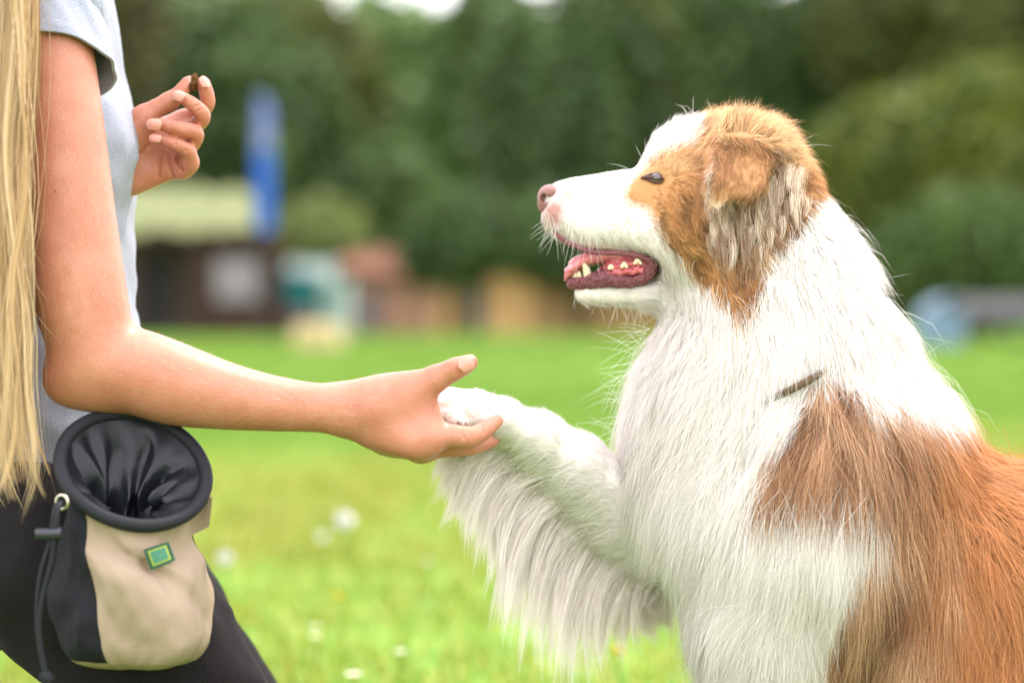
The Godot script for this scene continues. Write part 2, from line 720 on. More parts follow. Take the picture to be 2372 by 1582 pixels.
func ground() -> void:
	var m := std("lawn_soil", Color(0.10, 0.19, 0.03), 0.95, 0.1)
	m.albedo_color = Color.WHITE
	m.albedo_texture = speckle(Color(0.10, 0.20, 0.03), Color(0.16, 0.27, 0.05), 0.02, 5, 512, 40)
	tri(m, 0.35)
	m.detail_enabled = true
	var s := Solid.new()
	s.face(Vector3(-200, 0, 60), Vector3(200, 0, 60), Vector3(200, 0, -250), Vector3(-200, 0, -250), Vector3.UP)
	var g := part("lawn", s.done(), m, self)
	g.set_meta("kind", "structure")
	# grass: a square metre of blades, laid out many times
	m = std("blade", Color.WHITE, 0.6, 0.3)
	m.vertex_color_use_as_albedo = true
	m.backlight_enabled = true
	m.backlight = Color(0.7, 0.7, 0.4)
	var t := Strands.new()
	for j in 1500:
		var p := Vector3(rng.randf_range(-0.55, 0.55), -0.002, rng.randf_range(-0.55, 0.55))
		var lean := Vector3(rng.randfn(0.0, 0.35), 1.0, rng.randfn(0.0, 0.35)).normalized()
		var hgt := rng.randf_range(0.018, 0.05)
		var c := Color(0.18, 0.24, 0.04).lerp(Color(0.42, 0.42, 0.105), rng.randf())
		var side := lean.cross(Vector3(rng.randfn(), 0, rng.randfn())).normalized()
		var up := (Vector3.UP * 1.2 + side.cross(lean)).normalized()
		t.add(PackedVector3Array([p, p + lean * hgt * 0.55, p + lean * hgt + Vector3(lean.x, -0.2, lean.z) * hgt * 0.3]), side, rng.randf_range(0.0025, 0.0045), up, c, c.lerp(Color(0.46, 0.46, 0.14), rng.randf() * 0.5))
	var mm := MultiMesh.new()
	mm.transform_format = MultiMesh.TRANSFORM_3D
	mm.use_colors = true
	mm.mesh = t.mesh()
	var spots := []
	for iz in 17:
		for ix in 9:
			for k in 2:
				spots.append([Vector3((ix - 4) * 0.95 + rng.randfn(0, 0.1), 0, 0.6 - iz * 0.95 + rng.randfn(0, 0.1)), 1.0])
	for iz in 14:
		for ix in 11:
			spots.append([Vector3((ix - 5) * 2.3 + rng.randfn(0, 0.2), 0, -15.0 - iz * 2.3 + rng.randfn(0, 0.2)), 2.5])
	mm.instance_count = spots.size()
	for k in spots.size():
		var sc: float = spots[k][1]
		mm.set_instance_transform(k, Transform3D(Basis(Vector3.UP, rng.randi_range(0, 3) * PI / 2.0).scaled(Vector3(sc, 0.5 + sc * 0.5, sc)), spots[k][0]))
		# sunlit yellow put into the tint of close patches, darker green beyond
		var distant: bool = spots[k][0].z + rng.randfn(0.0, 1.2) < -7.0
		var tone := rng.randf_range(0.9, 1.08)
		mm.set_instance_color(k, (Color(0.55, 0.88, 0.6) if distant else Color(1.0, rng.randf_range(0.92, 1.08), 0.9)) * tone)
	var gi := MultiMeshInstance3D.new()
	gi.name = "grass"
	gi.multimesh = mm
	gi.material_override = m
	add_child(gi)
	tag(gi, "short bright green grass covering the whole lawn", "grass", "", "stuff")


func leaf_clump() -> ArrayMesh:
	var s := Strands.new()
	for j in 9:
		var c := Vector3(rng.randfn(), rng.randfn(), rng.randfn()) * 0.27
		var d := Vector3(rng.randfn(), rng.randfn() - 0.3, rng.randfn()).normalized()
		var side := d.cross(Vector3(rng.randfn(), rng.randfn(), rng.randfn())).normalized()
		var n := side.cross(d).normalized()
		if n.y < 0.0: n = -n
		var l := rng.randf_range(0.28, 0.5)
		s.add(PackedVector3Array([c, c + d * l * 0.4 + n * 0.03, c + d * l]), side, l * 0.75, n, Color.WHITE, Color.WHITE, 0.35)
	return s.mesh()


var clumps := []

func tree(called: String, label: String, cx: float, cy: float, rx: float, ry: float, dist: float, c0: Color, c1: Color, many: int, size: float, group: String, trunk_c: Color = Color(0.09, 0.065, 0.045)) -> void:
	if clumps.is_empty():
		for k in 3: clumps.append(leaf_clump())
	if not mats.has("leaf"):
		var m := std("leaf", Color.WHITE, 0.55, 0.35)
		m.vertex_color_use_as_albedo = true
		m.backlight_enabled = true
		m.backlight = Color(0.55, 0.6, 0.3)
		m = std("bark", Color(0.09, 0.065, 0.045), 0.95, 0.1)
		m.albedo_color = Color.WHITE
		m.albedo_texture = speckle(Color(0.05, 0.035, 0.025), Color(0.14, 0.10, 0.07), 0.06, 4, 128, 60)
		tri(m, 1.0)
	var z := EYE.z - dist
	var c := V(cx, cy, z)
	var r := Vector3(R(rx, z), R(ry, z), R(rx, z) * 0.9)
	var o := thing(called, label, "tree", Vector3(c.x, 0, c.z), group)
	c -= o.position
	var s := Solid.new()
	var lean := rng.randfn(0.0, 0.15)
	var base_r := clampf(c.y * 0.045, 0.06, 0.3)
	var top := Vector3(lean, c.y + r.y * 0.4, 0)
	s.tube(PackedVector3Array([Vector3(0, -0.1, 0), Vector3(lean * 0.2, c.y * 0.4, 0.05), Vector3(lean * 0.6, c.y * 0.8, 0), top]), PackedFloat32Array([base_r * 1.3, base_r, base_r * 0.75, base_r * 0.25]), 8)
	for k in 6:
		var a := TAU * k / 6.0 + rng.randf()
		var p := Vector3(lean * 0.5, c.y * rng.randf_range(0.55, 1.0), 0)
		var e := c + Vector3(cos(a) * r.x * 0.7, rng.randf_range(0.0, 0.6) * r.y, sin(a) * r.z * 0.7)
		s.tube(PackedVector3Array([p, p.lerp(e, 0.5) + Vector3(0, 0.15, 0), e]), PackedFloat32Array([base_r * 0.45, base_r * 0.3, base_r * 0.1]), 6)
	part("trunk", s.done(), mats.bark, o)
	var mm := MultiMesh.new()
	mm.transform_format = MultiMesh.TRANSFORM_3D
	mm.use_colors = true
	mm.mesh = clumps[rng.randi_range(0, 2)]
	mm.instance_count = many
	var shape := FastNoiseLite.new()
	shape.seed = int(cx) + int(cy) * 7
	shape.frequency = 1.0
	for k in many:
		var d := Vector3(rng.randfn(), rng.randfn(), rng.randfn()).normalized()
		var edge := 1.0 + 0.38 * shape.get_noise_3dv(d * 1.6) + 0.2 * shape.get_noise_3dv(d * 4.0)
		var q := pow(rng.randf(), 0.42)
		var p := c + d * r * edge * q
		p.y = maxf(p.y, 0.3)
		var tone := clampf(0.5 + shape.get_noise_3dv(p * 0.7) * 1.1 + rng.randfn(0.0, 0.22), 0.0, 1.0)
		mm.set_instance_transform(k, Transform3D(Basis.from_euler(Vector3(rng.randf() * TAU, rng.randf() * TAU, rng.randf() * TAU)).scaled(Vector3.ONE * size * rng.randf_range(0.6, 1.35)), p))
		mm.set_instance_color(k, c0.lerp(c1, tone))
	var gi := MultiMeshInstance3D.new()
	gi.name = "crown"
	gi.set_meta("kind", "stuff")
	gi.multimesh = mm
	gi.material_override = mats.leaf
	o.add_child(gi)


# a box between picture edges at a distance
func slab(s: Solid, o: Node3D, xl: float, xr: float, yt: float, yb: float, dist: float, deep: float, ch: float = 0.0) -> Solid:
	var z := EYE.z - dist
	var a := V(xl, yt, z)
	var b := V(xr, yb, z)
	return s.box((a + b) * 0.5 - Vector3(0, 0, deep * 0.5) - o.position, Vector3(b.x - a.x, a.y - b.y, deep), Basis.IDENTITY, ch)


func bpart(called: String, mat: String, o: Node3D, xl: float, xr: float, yt: float, yb: float, dist: float, deep: float, parent: Node3D = null, ch: float = 0.0) -> MeshInstance3D:
	return part(called, slab(Solid.new(), o, xl, xr, yt, yb, dist, deep, ch).done(), mats[mat], parent if parent else o)


func backdrop() -> void:
	for q in [["shed_wood", Color(0.035, 0.020, 0.015), Color(0.062, 0.038, 0.028)], ["shed_grey", Color(0.055, 0.044, 0.035), Color(0.10, 0.08, 0.062)], ["moss", Color(0.13, 0.15, 0.065), Color(0.23, 0.25, 0.12)],
		["brick", Color(0.38, 0.195, 0.14), Color(0.50, 0.28, 0.20)], ["tile", Color(0.20, 0.09, 0.06), Color(0.30, 0.145, 0.10)], ["fence_wood", Color(0.58, 0.32, 0.13), Color(0.74, 0.47, 0.22)], ["fence_dull", Color(0.28, 0.165, 0.07), Color(0.40, 0.25, 0.12)],
		["straw", Color(0.42, 0.33, 0.15), Color(0.62, 0.5, 0.27)]]:
		var m := std(q[0], q[1], 0.9, 0.2)
		m.albedo_color = Color.WHITE
		m.albedo_texture = speckle(q[1], q[2], 0.03, 5, 128, 50)
		tri(m, 0.7)
	std("pane", Color(0.16, 0.14, 0.15), 0.15, 0.6)
	std("dark_door", Color(0.03, 0.028, 0.028), 0.8, 0.2)
	std("teal", Color(0.0, 0.12, 0.12), 0.5, 0.4)
	std("mint", Color(0.30, 0.42, 0.38), 0.6, 0.4)
	std("white_sheet", Color(0.62, 0.70, 0.68), 0.6, 0.4)
	std("blue_cloth", Color(0.035, 0.12, 0.46), 0.75, 0.3)
	std("pale_cloth", Color(0.16, 0.20, 0.42), 0.75, 0.3)
	std("white_print", Color(0.30, 0.33, 0.36), 0.75, 0.3)
	std("blue_plastic", Color(0.13, 0.20, 0.27), 0.5, 0.4)
	std("grey_plank", Color(0.17, 0.15, 0.17), 0.8, 0.3)
	std("dark_metal", Color(0.03, 0.035, 0.045), 0.5, 0.4)

	# the shed with a grassed roof
	var o := thing("shed", "dark wooden garden shed with pale green grassed roof beyond the lawn", "shed", at_height(400, 775.4, 0.0))
	var D := 45.0
	bpart("wall", "shed_wood", o, 440, 622, 546, 776, D, 3.0)
	bpart("wall", "shed_grey", o, 120, 439, 548, 776, D + 0.9, 2.1)
	bpart("fascia", "shed_wood", o, 110, 632, 532, 548, D - 0.25, 0.12)
	for q in [[300, 312], [432, 442]]: bpart("post", "shed_wood", o, q[0], q[1], 548, 776, D, 0.12)
	bpart("door", "dark_door", o, 318, 388, 590, 776, D + 0.88, 0.06)
	var w := bpart("window", "shed_wood", o, 482, 602, 585, 700, D - 0.03, 0.05)
	bpart("pane", "pane", o, 492, 592, 594, 691, D - 0.06, 0.04, w)
	bpart("ramp", "shed_wood", o, 622, 650, 690, 776, D + 0.2, 1.6)
	var s := Solid.new()
	var z0 := EYE.z - D
	var e0 := V(100, 534, z0 + 0.3) - o.position
	var e1 := V(640, 534, z0 + 0.3) - o.position
	var r0 := V(150, 446, z0 - 1.5) - o.position
	var r1 := V(588, 456, z0 - 1.5) - o.position
	var rows := []
	for r in 9:
		var line := []
		for k in 25:
			var p := e0.lerp(e1, k / 24.0).lerp(r0.lerp(r1, k / 24.0), r / 8.0)
			line.append(p + Vector3(0, 0.16 * sin(r / 8.0 * PI * 0.6) + 0.10 * grain.get_noise_2d(k * 0.9, r * 1.3), 0))
		rows.append(line)
	s.sheet(rows, Vector3(0, 1, 1))
	s.face(r0, r1, r1 + Vector3(0, -1.2, -1.6), r0 + Vector3(0, -1.2, -1.6), Vector3(0, 0.8, -0.6))
	part("roof", s.done(), mats.moss, o)

	# feather banner
	o = thing("banner", "tall narrow blue feather banner standing beside the shed", "banner", at_height(606, 781, 0.0))
	var zb := o.position.z
	s = Solid.new()
	s.tube(PackedVector3Array([Vector3.ZERO, V(585, 530, zb) - o.position, V(585, 260, zb) - o.position, V(592, 222, zb) - o.position]), PackedFloat32Array([0.025, 0.022, 0.018, 0.012]), 8)
	part("pole", s.done(), mats.dark_metal, o)
	for q in [["cloth", 215.0, 345.0, "pale_cloth"], ["cloth", 345.0, 530.0, "blue_cloth"]]:
		var lines := []
		for r in 13:
			var y := lerpf(q[1], q[2], r / 12.0)
			var wide := clampf(sqrt(maxf(0.0, (y - 212.0) / 45.0)), 0.0, 1.0)
			var line := []
			for k in 9:
				var u := k / 8.0
				line.append(V(586.0 + (3.0 + 36.0 * wide) * u, y, zb + 0.04 * sin(u * 5.0 + y * 0.02)) - o.position)
			lines.append(line)
		s = Solid.new()
		s.sheet(lines, Vector3(0, 0, 1))
		var back := []
		for line in lines:
			var l2 := []
			for p in line: l2.append(p - Vector3(0, 0, 0.012))
			back.append(l2)
		s.sheet(back, Vector3(0, 0, -1))
		part(q[0], s.done(), mats[q[3]], o)
	s = Solid.new()
	slab(s, o, 602, 620, 314, 336, EYE.z - zb - 0.09, 0.02)
	part("emblem", s.done(), mats.white_print, o)

	# pale tent and teal bin
	o = thing("garden_tent", "pale mint garden tent with white top beside the shed", "tent", at_height(740, 771, 0.0))
	D = EYE.z - o.position.z
	s = Solid.new()
	slab(s, o, 735, 800, 640, 771, D, 1.6, 0.03)
	part("side_wall", s.done(), mats.mint, o)
	s = Solid.new()
	var za := o.position.z
	rows = []
	for r in 2:
		var line := []
		for k in 13:
			var u := k / 12.0
			line.append(V(625.0 + 180.0 * u, 640.0 - 46.0 * sin(u * PI), za + 0.25 - 2.1 * r) - o.position)
		rows.append(line)
	s.sheet(rows, Vector3(0, 1, 0))
	part("roof", s.done(), mats.white_sheet, o)
	bpart("roof_edge", "white_sheet", o, 628, 770, 600, 648, D - 0.2, 0.05)
	for q in [[628, 634], [796, 802]]: bpart("pole", "white_sheet", o, q[0], q[1], 640, 771, D - 0.2, 0.05)
	o = thing("bin", "dark teal bin under the pale tent", "bin", at_height(690, 772, 0.0))
	D = EYE.z - o.position.z
	bpart("body", "teal", o, 642, 722, 640, 706, D - 0.8, 0.7, null, 0.04)
	bpart("lid", "teal", o, 638, 726, 628, 640, D - 0.82, 0.76, null, 0.02)
	bpart("stand", "grey_plank", o, 652, 712, 706, 772, D - 0.75, 0.6)

	# low brick hut with a tiled roof
	o = thing("brick_hut", "low brick hut with terracotta tiled roof among the trees", "hut", at_height(880, 766, 0.0))
	D = EYE.z - o.position.z
	bpart("wall", "brick", o, 802, 985, 604, 767, D, 3.0)
	bpart("door", "grey_plank", o, 826, 872, 668, 767, D - 0.04, 0.06)
	s = Solid.new()
	za = o.position.z
	s.face(V(690, 604, za + 0.3) - o.position, V(1000, 640, za + 0.3) - o.position, V(930, 575, za - 1.6) - o.position, V(700, 556, za - 1.6) - o.position, Vector3(0, 0.8, 0.6))
	s.face(V(690, 610, za + 0.3) - o.position, V(1000, 648, za + 0.3) - o.position, V(1000, 640, za + 0.3) - o.position, V(690, 604, za + 0.3) - o.position, Vector3(0, 0, 1))
	s.face(V(1000, 640, za + 0.3) - o.position, V(1000, 640, za - 3.4) - o.position, V(930, 575, za - 1.6) - o.position, V(930, 575, za - 1.61) - o.position, Vector3(1, 0.5, 0).normalized())
	part("roof", s.done(), mats.tile, o)

	# plank fence
	var fences := [["short tan plank fence panel left of the dark post", 996, 1070, "fence_wood", 652], ["bright tan plank fence panel right of the dark post", 1118, 1225, "fence_wood", 636], ["dull brown plank fence panel behind the dog's chin", 1228, 1520, "fence_dull", 640], ["dull brown plank fence panel behind the dog's neck", 1524, 1900, "fence_dull", 640]]
	for fq in fences:
		o = thing("fence_panel", fq[0], "fence", at_height((fq[1] + fq[2]) * 0.5, 769, 0.0), "plank fence panels at the lawn's edge")
		D = EYE.z - o.position.z
		var x: float = fq[1]
		var shared := {}
		while x < fq[2] - 4:
			var top: float = fq[4] + rng.randf_range(-4.0, 4.0)
			bpart("plank", fq[3], o, x, minf(x + 17.0, fq[2]), top, 768, D + rng.randf_range(0.0, 0.03), 0.03)
			x += 18.6
		bpart("rail", "fence_dull", o, fq[1], fq[2], 668, 676, D + 0.07, 0.06)
		bpart("rail", "fence_dull", o, fq[1], fq[2], 738, 746, D + 0.07, 0.06)
	o = thing("water_butt", "slim dark blue-grey water butt between two tan fence panels", "barrel", at_height(1094, 772, 0.0))
	s = Solid.new()
	s.tube(PackedVector3Array([Vector3(0, 0, 0), Vector3(0, 0.3, 0), Vector3(0, 0.6, 0), Vector3(0, 0.78, 0)]), PackedFloat32Array([0.13, 0.155, 0.155, 0.13]), 16)
	part("body", s.done(), mats.dark_metal, o)
	s = Solid.new()
	s.tube(PackedVector3Array([Vector3(0, 0.782, 0), Vector3(0, 0.83, 0)]), PackedFloat32Array([0.15, 0.14]), 16)
	part("lid", s.done(), mats.dark_metal, o)

	# straw bale on the lawn
	o = thing("straw_bale", "pale straw bale lying on the lawn before the tent", "bale", at_height(728, 806, 0.0))
	s = Solid.new()
	s.box(Vector3(0, 0.17, -0.2), Vector3(0.62, 0.34, 0.4), Basis.IDENTITY, 0.04)
	part("straw", s.done(), mats.straw, o)
	for q in [-0.15, 0.15]:
		s = Solid.new()
		s.box(Vector3(q, 0.17, -0.2), Vector3(0.012, 0.346, 0.406))
		part("twine", s.done(), mats.dark_metal, o)

	# agility table at the right
	o = thing("agility_table", "low table with blue curved end panel and grey plank top by the hedge", "table", at_height(2260, 800, 0.0))
	D = EYE.z - o.position.z
	bpart("top", "grey_plank", o, 2200, 2500, 684, 724, D, 1.2, null, 0.02)
	bpart("under_frame", "dark_metal", o, 2215, 2490, 724, 752, D + 0.05, 1.0)
	rows = []
	za = o.position.z
	for r in 2:
		var line := []
		for k in 12:
			var u := k / 11.0
			var q := V(2132.0, 798, za) if k == 0 else V(2132.0 + 78.0 * (1.0 - cos(minf(1.0, maxf(0.0, u - 0.35) / 0.65) * PI / 2.0)), 798.0 - 118.0 * (minf(u / 0.35, 1.0) * 0.4 + 0.6 * sin(minf(1.0, maxf(0.0, u - 0.35) / 0.65) * PI / 2.0)), za)
			line.append(q - Vector3(0, 0, 1.2 * r) - o.position)
		rows.append(line)
	s = Solid.new()
	s.sheet(rows, Vector3(-1, 1, 0))
	slab(s, o, 2134, 2215, 712, 798, D - 0.01, 0.06)
	part("end_panel", s.done(), mats.blue_plastic, o)
	for q in [[2330, 2342], [2440, 2452]]: bpart("leg", "dark_metal", o, q[0], q[1], 752, 800, D + 0.1, 0.08)

	# trees: dark ones near the lawn's edge; sun and haze coloured into paler far ones
	var dark0 := Color(0.045, 0.08, 0.028)
	var dark1 := Color(0.10, 0.155, 0.05)
	var mid0 := Color(0.055, 0.10, 0.03)
	var mid1 := Color(0.12, 0.18, 0.055)
	var lit0 := Color(0.11, 0.18, 0.06)  # leaf colour raised to carry far sunlight and haze
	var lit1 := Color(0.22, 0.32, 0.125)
	var oliv0 := Color(0.06, 0.078, 0.02)
	var oliv1 := Color(0.14, 0.155, 0.035)
	var hed0 := Color(0.07, 0.105, 0.02)
	var hed1 := Color(0.19, 0.205, 0.035)
	var g := "trees beyond the lawn"
	tree("leafy_tree", "dark broad tree behind the woman's raised hand", 420, 270, 240, 270, 56, dark0, dark1, 2600, 0.85, g)
	tree("leafy_tree", "brownish dark tree at the top left beside the sleeve", 215, 120, 150, 230, 52, Color(0.06, 0.06, 0.025), Color(0.12, 0.11, 0.045), 1600, 0.8, g)
	tree("leafy_tree", "dark tree behind the blue banner", 650, 330, 130, 210, 58, dark0, dark1, 1700, 0.8, g)
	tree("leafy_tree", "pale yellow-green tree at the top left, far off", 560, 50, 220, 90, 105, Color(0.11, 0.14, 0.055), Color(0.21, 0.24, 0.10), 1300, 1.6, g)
	tree("leafy_tree", "olive tree right of the blue banner", 740, 190, 110, 150, 70, oliv0, oliv1, 1000, 1.0, g)
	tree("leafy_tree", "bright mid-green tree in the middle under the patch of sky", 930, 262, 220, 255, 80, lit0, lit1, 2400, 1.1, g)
	tree("leafy_tree", "mid-green tree between the bright tree and the very dark one", 1130, 120, 105, 160, 74, mid0, mid1, 1300, 0.95, g)
	tree("leafy_tree", "green bushy tree above the brick hut", 840, 470, 150, 90, 62, mid0, mid1, 1200, 0.8, g)
	tree("leafy_tree", "very dark tree above the tan fence panels", 1250, 330, 160, 300, 57, dark0, dark1, 2800, 0.85, g)
	tree("leafy_tree", "dark tree left of the dog's forehead with olive patches", 1400, 250, 200, 330, 60, dark0, Color(0.12, 0.15, 0.04), 2800, 0.9, g)
	tree("leafy_tree", "dark green tree directly behind the dog's head", 1650, 220, 210, 330, 62, dark0, dark1, 2800, 0.9, g)
	tree("leafy_tree", "dark tree behind the dog's nape", 1860, 300, 170, 330, 63, dark0, mid0, 2200, 0.9, g)
	tree("leafy_tree", "olive brown tree at the top right corner", 2170, 80, 270, 210, 60, oliv0, Color(0.13, 0.135, 0.03), 2200, 0.9, g)
	tree("hedge_bush", "yellow-green tall hedge bush at the right edge", 2270, 360, 170, 190, 44, hed0, hed1, 2600, 0.6, "tall hedge bushes at the right")
	tree("hedge_bush", "olive tall hedge bush behind the dog's back", 2040, 420, 160, 190, 45, hed0, Color(0.17, 0.19, 0.035), 2400, 0.6, "tall hedge bushes at the right")
	tree("hedge_bush", "dark green hedge bush low behind the agility table", 2230, 590, 200, 130, 41, Color(0.05, 0.09, 0.024), Color(0.10, 0.155, 0.04), 2000, 0.55, "tall hedge bushes at the right")
	tree("hedge_bush", "dark low bush between brick hut and tan fence", 1040, 545, 110, 80, 50, dark0, dark1, 1200, 0.6, "low bushes along the fence")
	tree("hedge_bush", "dark low bush above the dull fence panel", 1330, 550, 180, 90, 50, dark0, dark1, 1500, 0.6, "low bushes along the fence")
	tree("hedge_bush", "pale green bush between shed and brick hut", 735, 530, 80, 48, 49, Color(0.13, 0.17, 0.05), Color(0.23, 0.26, 0.09), 700, 0.5, "low bushes along the fence")
	# the wood behind them, one dark mass
	var mm := MultiMesh.new()
	mm.transform_format = MultiMesh.TRANSFORM_3D
	mm.use_colors = true
	mm.mesh = clumps[0]
	mm.instance_count = 9000
	for k in 9000:
		var x := rng.randf_range(-24.0, 26.0)
		var gap := exp(-pow((x + 2.6) / 3.2, 2.0)) * 0.6 + exp(-pow((x + 11.0) / 2.6, 2.0)) * 2.6
		var p := Vector3(x, rng.randf() * (10.5 - gap + 1.5 * grain.get_noise_1d(x * 0.5)), -92.0 + rng.randfn(0.0, 1.2))
		mm.set_instance_transform(k, Transform3D(Basis.from_euler(Vector3(rng.randf() * TAU, rng.randf() * TAU, 0)).scaled(Vector3.ONE * rng.randf_range(1.2, 2.2)), p))
		mm.set_instance_color(k, dark0.lerp(Color(0.08, 0.13, 0.045), rng.randf()))
	var gi := MultiMeshInstance3D.new()
	gi.name = "far_wood"
	gi.multimesh = mm
	gi.material_override = mats.leaf
	add_child(gi)
	tag(gi, "dark green wood closing off the background", "wood", "", "stuff")


func flowers() -> void:
	std("stem", Color(0.12, 0.22, 0.04), 0.8, 0.3)
	var m := std("fluff", Color(0.92, 0.92, 0.88), 0.9, 0.2)
	m.backlight_enabled = true
	m.backlight = Color(0.5, 0.5, 0.5)
	std("petal", Color(0.85, 0.85, 0.82), 0.7, 0.3)
	std("yellow_petal", Color(0.80, 0.58, 0.02), 0.6, 0.3)
	# name, label, picture place, height, head size
	var list := [
		["dandelion", "largest round white dandelion clock in the lawn, right of the pouch", 790, 1195, 0.10, 0.019, "fluff"],
		["dandelion", "small white dandelion clock right beside the pouch", 516, 1281, 0.08, 0.013, "fluff"],
		["dandelion", "faint white dandelion clock just left of the largest one", 738, 1232, 0.06, 0.010, "fluff"],
		["daisy", "white daisy at the bottom edge below the yellow buttercup", 810, 1551, 0.05, 0.011, "petal"],
		["daisy", "small white daisy in the lawn near the dog's leg feathers", 980, 1290, 0.05, 0.009, "petal"],
		["daisy", "white daisy low in the middle of the lawn", 918, 1498, 0.05, 0.009, "petal"],
		["daisy", "white daisy above the bottom edge right of the knee", 722, 1462, 0.05, 0.008, "petal"],
		["daisy", "white daisy beside the yellow buttercup", 722, 1440, 0.05, 0.008, "petal"],
		["buttercup", "yellow buttercup in the lawn between knee and dog", 777, 1375, 0.06, 0.012, "yellow_petal"],
		["buttercup", "bright yellow buttercup below the dog's leg feathers", 1420, 1500, 0.06, 0.013, "yellow_petal"]]
	for q in list:
		var p := at_height(q[2], q[3], q[4])
		var o := thing(q[0], q[1], "flower", Vector3(p.x, 0, p.z), "flowers in the lawn")
		var s := Solid.new()
		s.tube(PackedVector3Array([Vector3(0.006, -0.01, 0), Vector3(0.002, q[4] * 0.5, 0.002), Vector3(0, q[4], 0)]), PackedFloat32Array([0.0016, 0.0014, 0.0012]), 6)
		part("stem", s.done(), mats.stem, o)
		var t := Strands.new()
		var c := Vector3(0, q[4], 0)
		var r: float = q[5]
		if q[0] == "dandelion":
			for k in 260:
				var d := Vector3(rng.randfn(), rng.randfn(), rng.randfn()).normalized()
				var side := d.cross(Vector3(rng.randfn(), rng.randfn(), rng.randfn())).normalized()
				t.add(PackedVector3Array([c + d * r * 0.2, c + d * r * 0.8, c + d * r]), side, r * 0.2, (d + Vector3.UP).normalized(), Color.WHITE, Color.WHITE)
			part("seed_head", t.mesh(), mats.fluff, o)
		else:
			var n := 16 if q[0] == "daisy" else 6
			for k in n:
				var a := TAU * k / n
				var d := Vector3(cos(a), 0.25 if n > 6 else 0.9, sin(a)).normalized()
				var side := d.cross(Vector3.UP).normalized()
				t.add(PackedVector3Array([c, c + d * r * 0.6, c + d * r]), side, r * (0.45 if n > 6 else 1.2), Vector3.UP, Color.WHITE, Color.WHITE)
			part("petals", t.mesh(), mats[q[6]], o)
			var b := SphereMesh.new()
			b.radius = r * 0.35
			b.height = r * 0.4
			b.radial_segments = 10
			b.rings = 5
			part("flower_centre", b, mats.yellow_petal, o, c)


# ---------------------------------------------------------------- the kneeling woman
func V(x: float, y: float, z: float) -> Vector3:
	return at(x * 1.009, y * 1.009, z)


func R(n: float, z: float) -> float:
	return px(n * 1.009, z)


# joints: [x, y, z, radius] measured on the picture; radius in picture units too
func chain(f: Field, pts: Array, k: float = 0.006, n: Vector3 = Vector3.ZERO, s: float = 1.0) -> void:
	var p := PackedVector3Array()
	var r := PackedFloat32Array()
	for a in pts:
		p.append(V(a[0], a[1], a[2]))
		r.append(R(a[3], a[2]))
	f.limb(p, r, k, n, s)


func right_arm(f: Field) -> void:
	chain(f, [[116, 20, 0.055, 86], [128, 150, 0.07, 90], [142, 300, 0.08, 96], [158, 500, 0.085, 106], [177, 650, 0.088, 109], [203, 765, 0.09, 101], [232, 832, 0.09, 84]], 0.02)
	chain(f, [[215, 835, 0.09, 88], [300, 850, 0.09, 98], [400, 882, 0.088, 95], [500, 906, 0.084, 80], [600, 923, 0.078, 67], [700, 934, 0.072, 58], [800, 941, 0.066, 54], [850, 945, 0.065, 54]], 0.012)
	f.ball(V(152, 878, 0.088), Vector3.ONE * R(28, 0.088), 0.035)
	f.cone(V(152, 876, 0.088), V(235, 895, 0.088), R(30, 0.088), R(42, 0.088), 0.02)


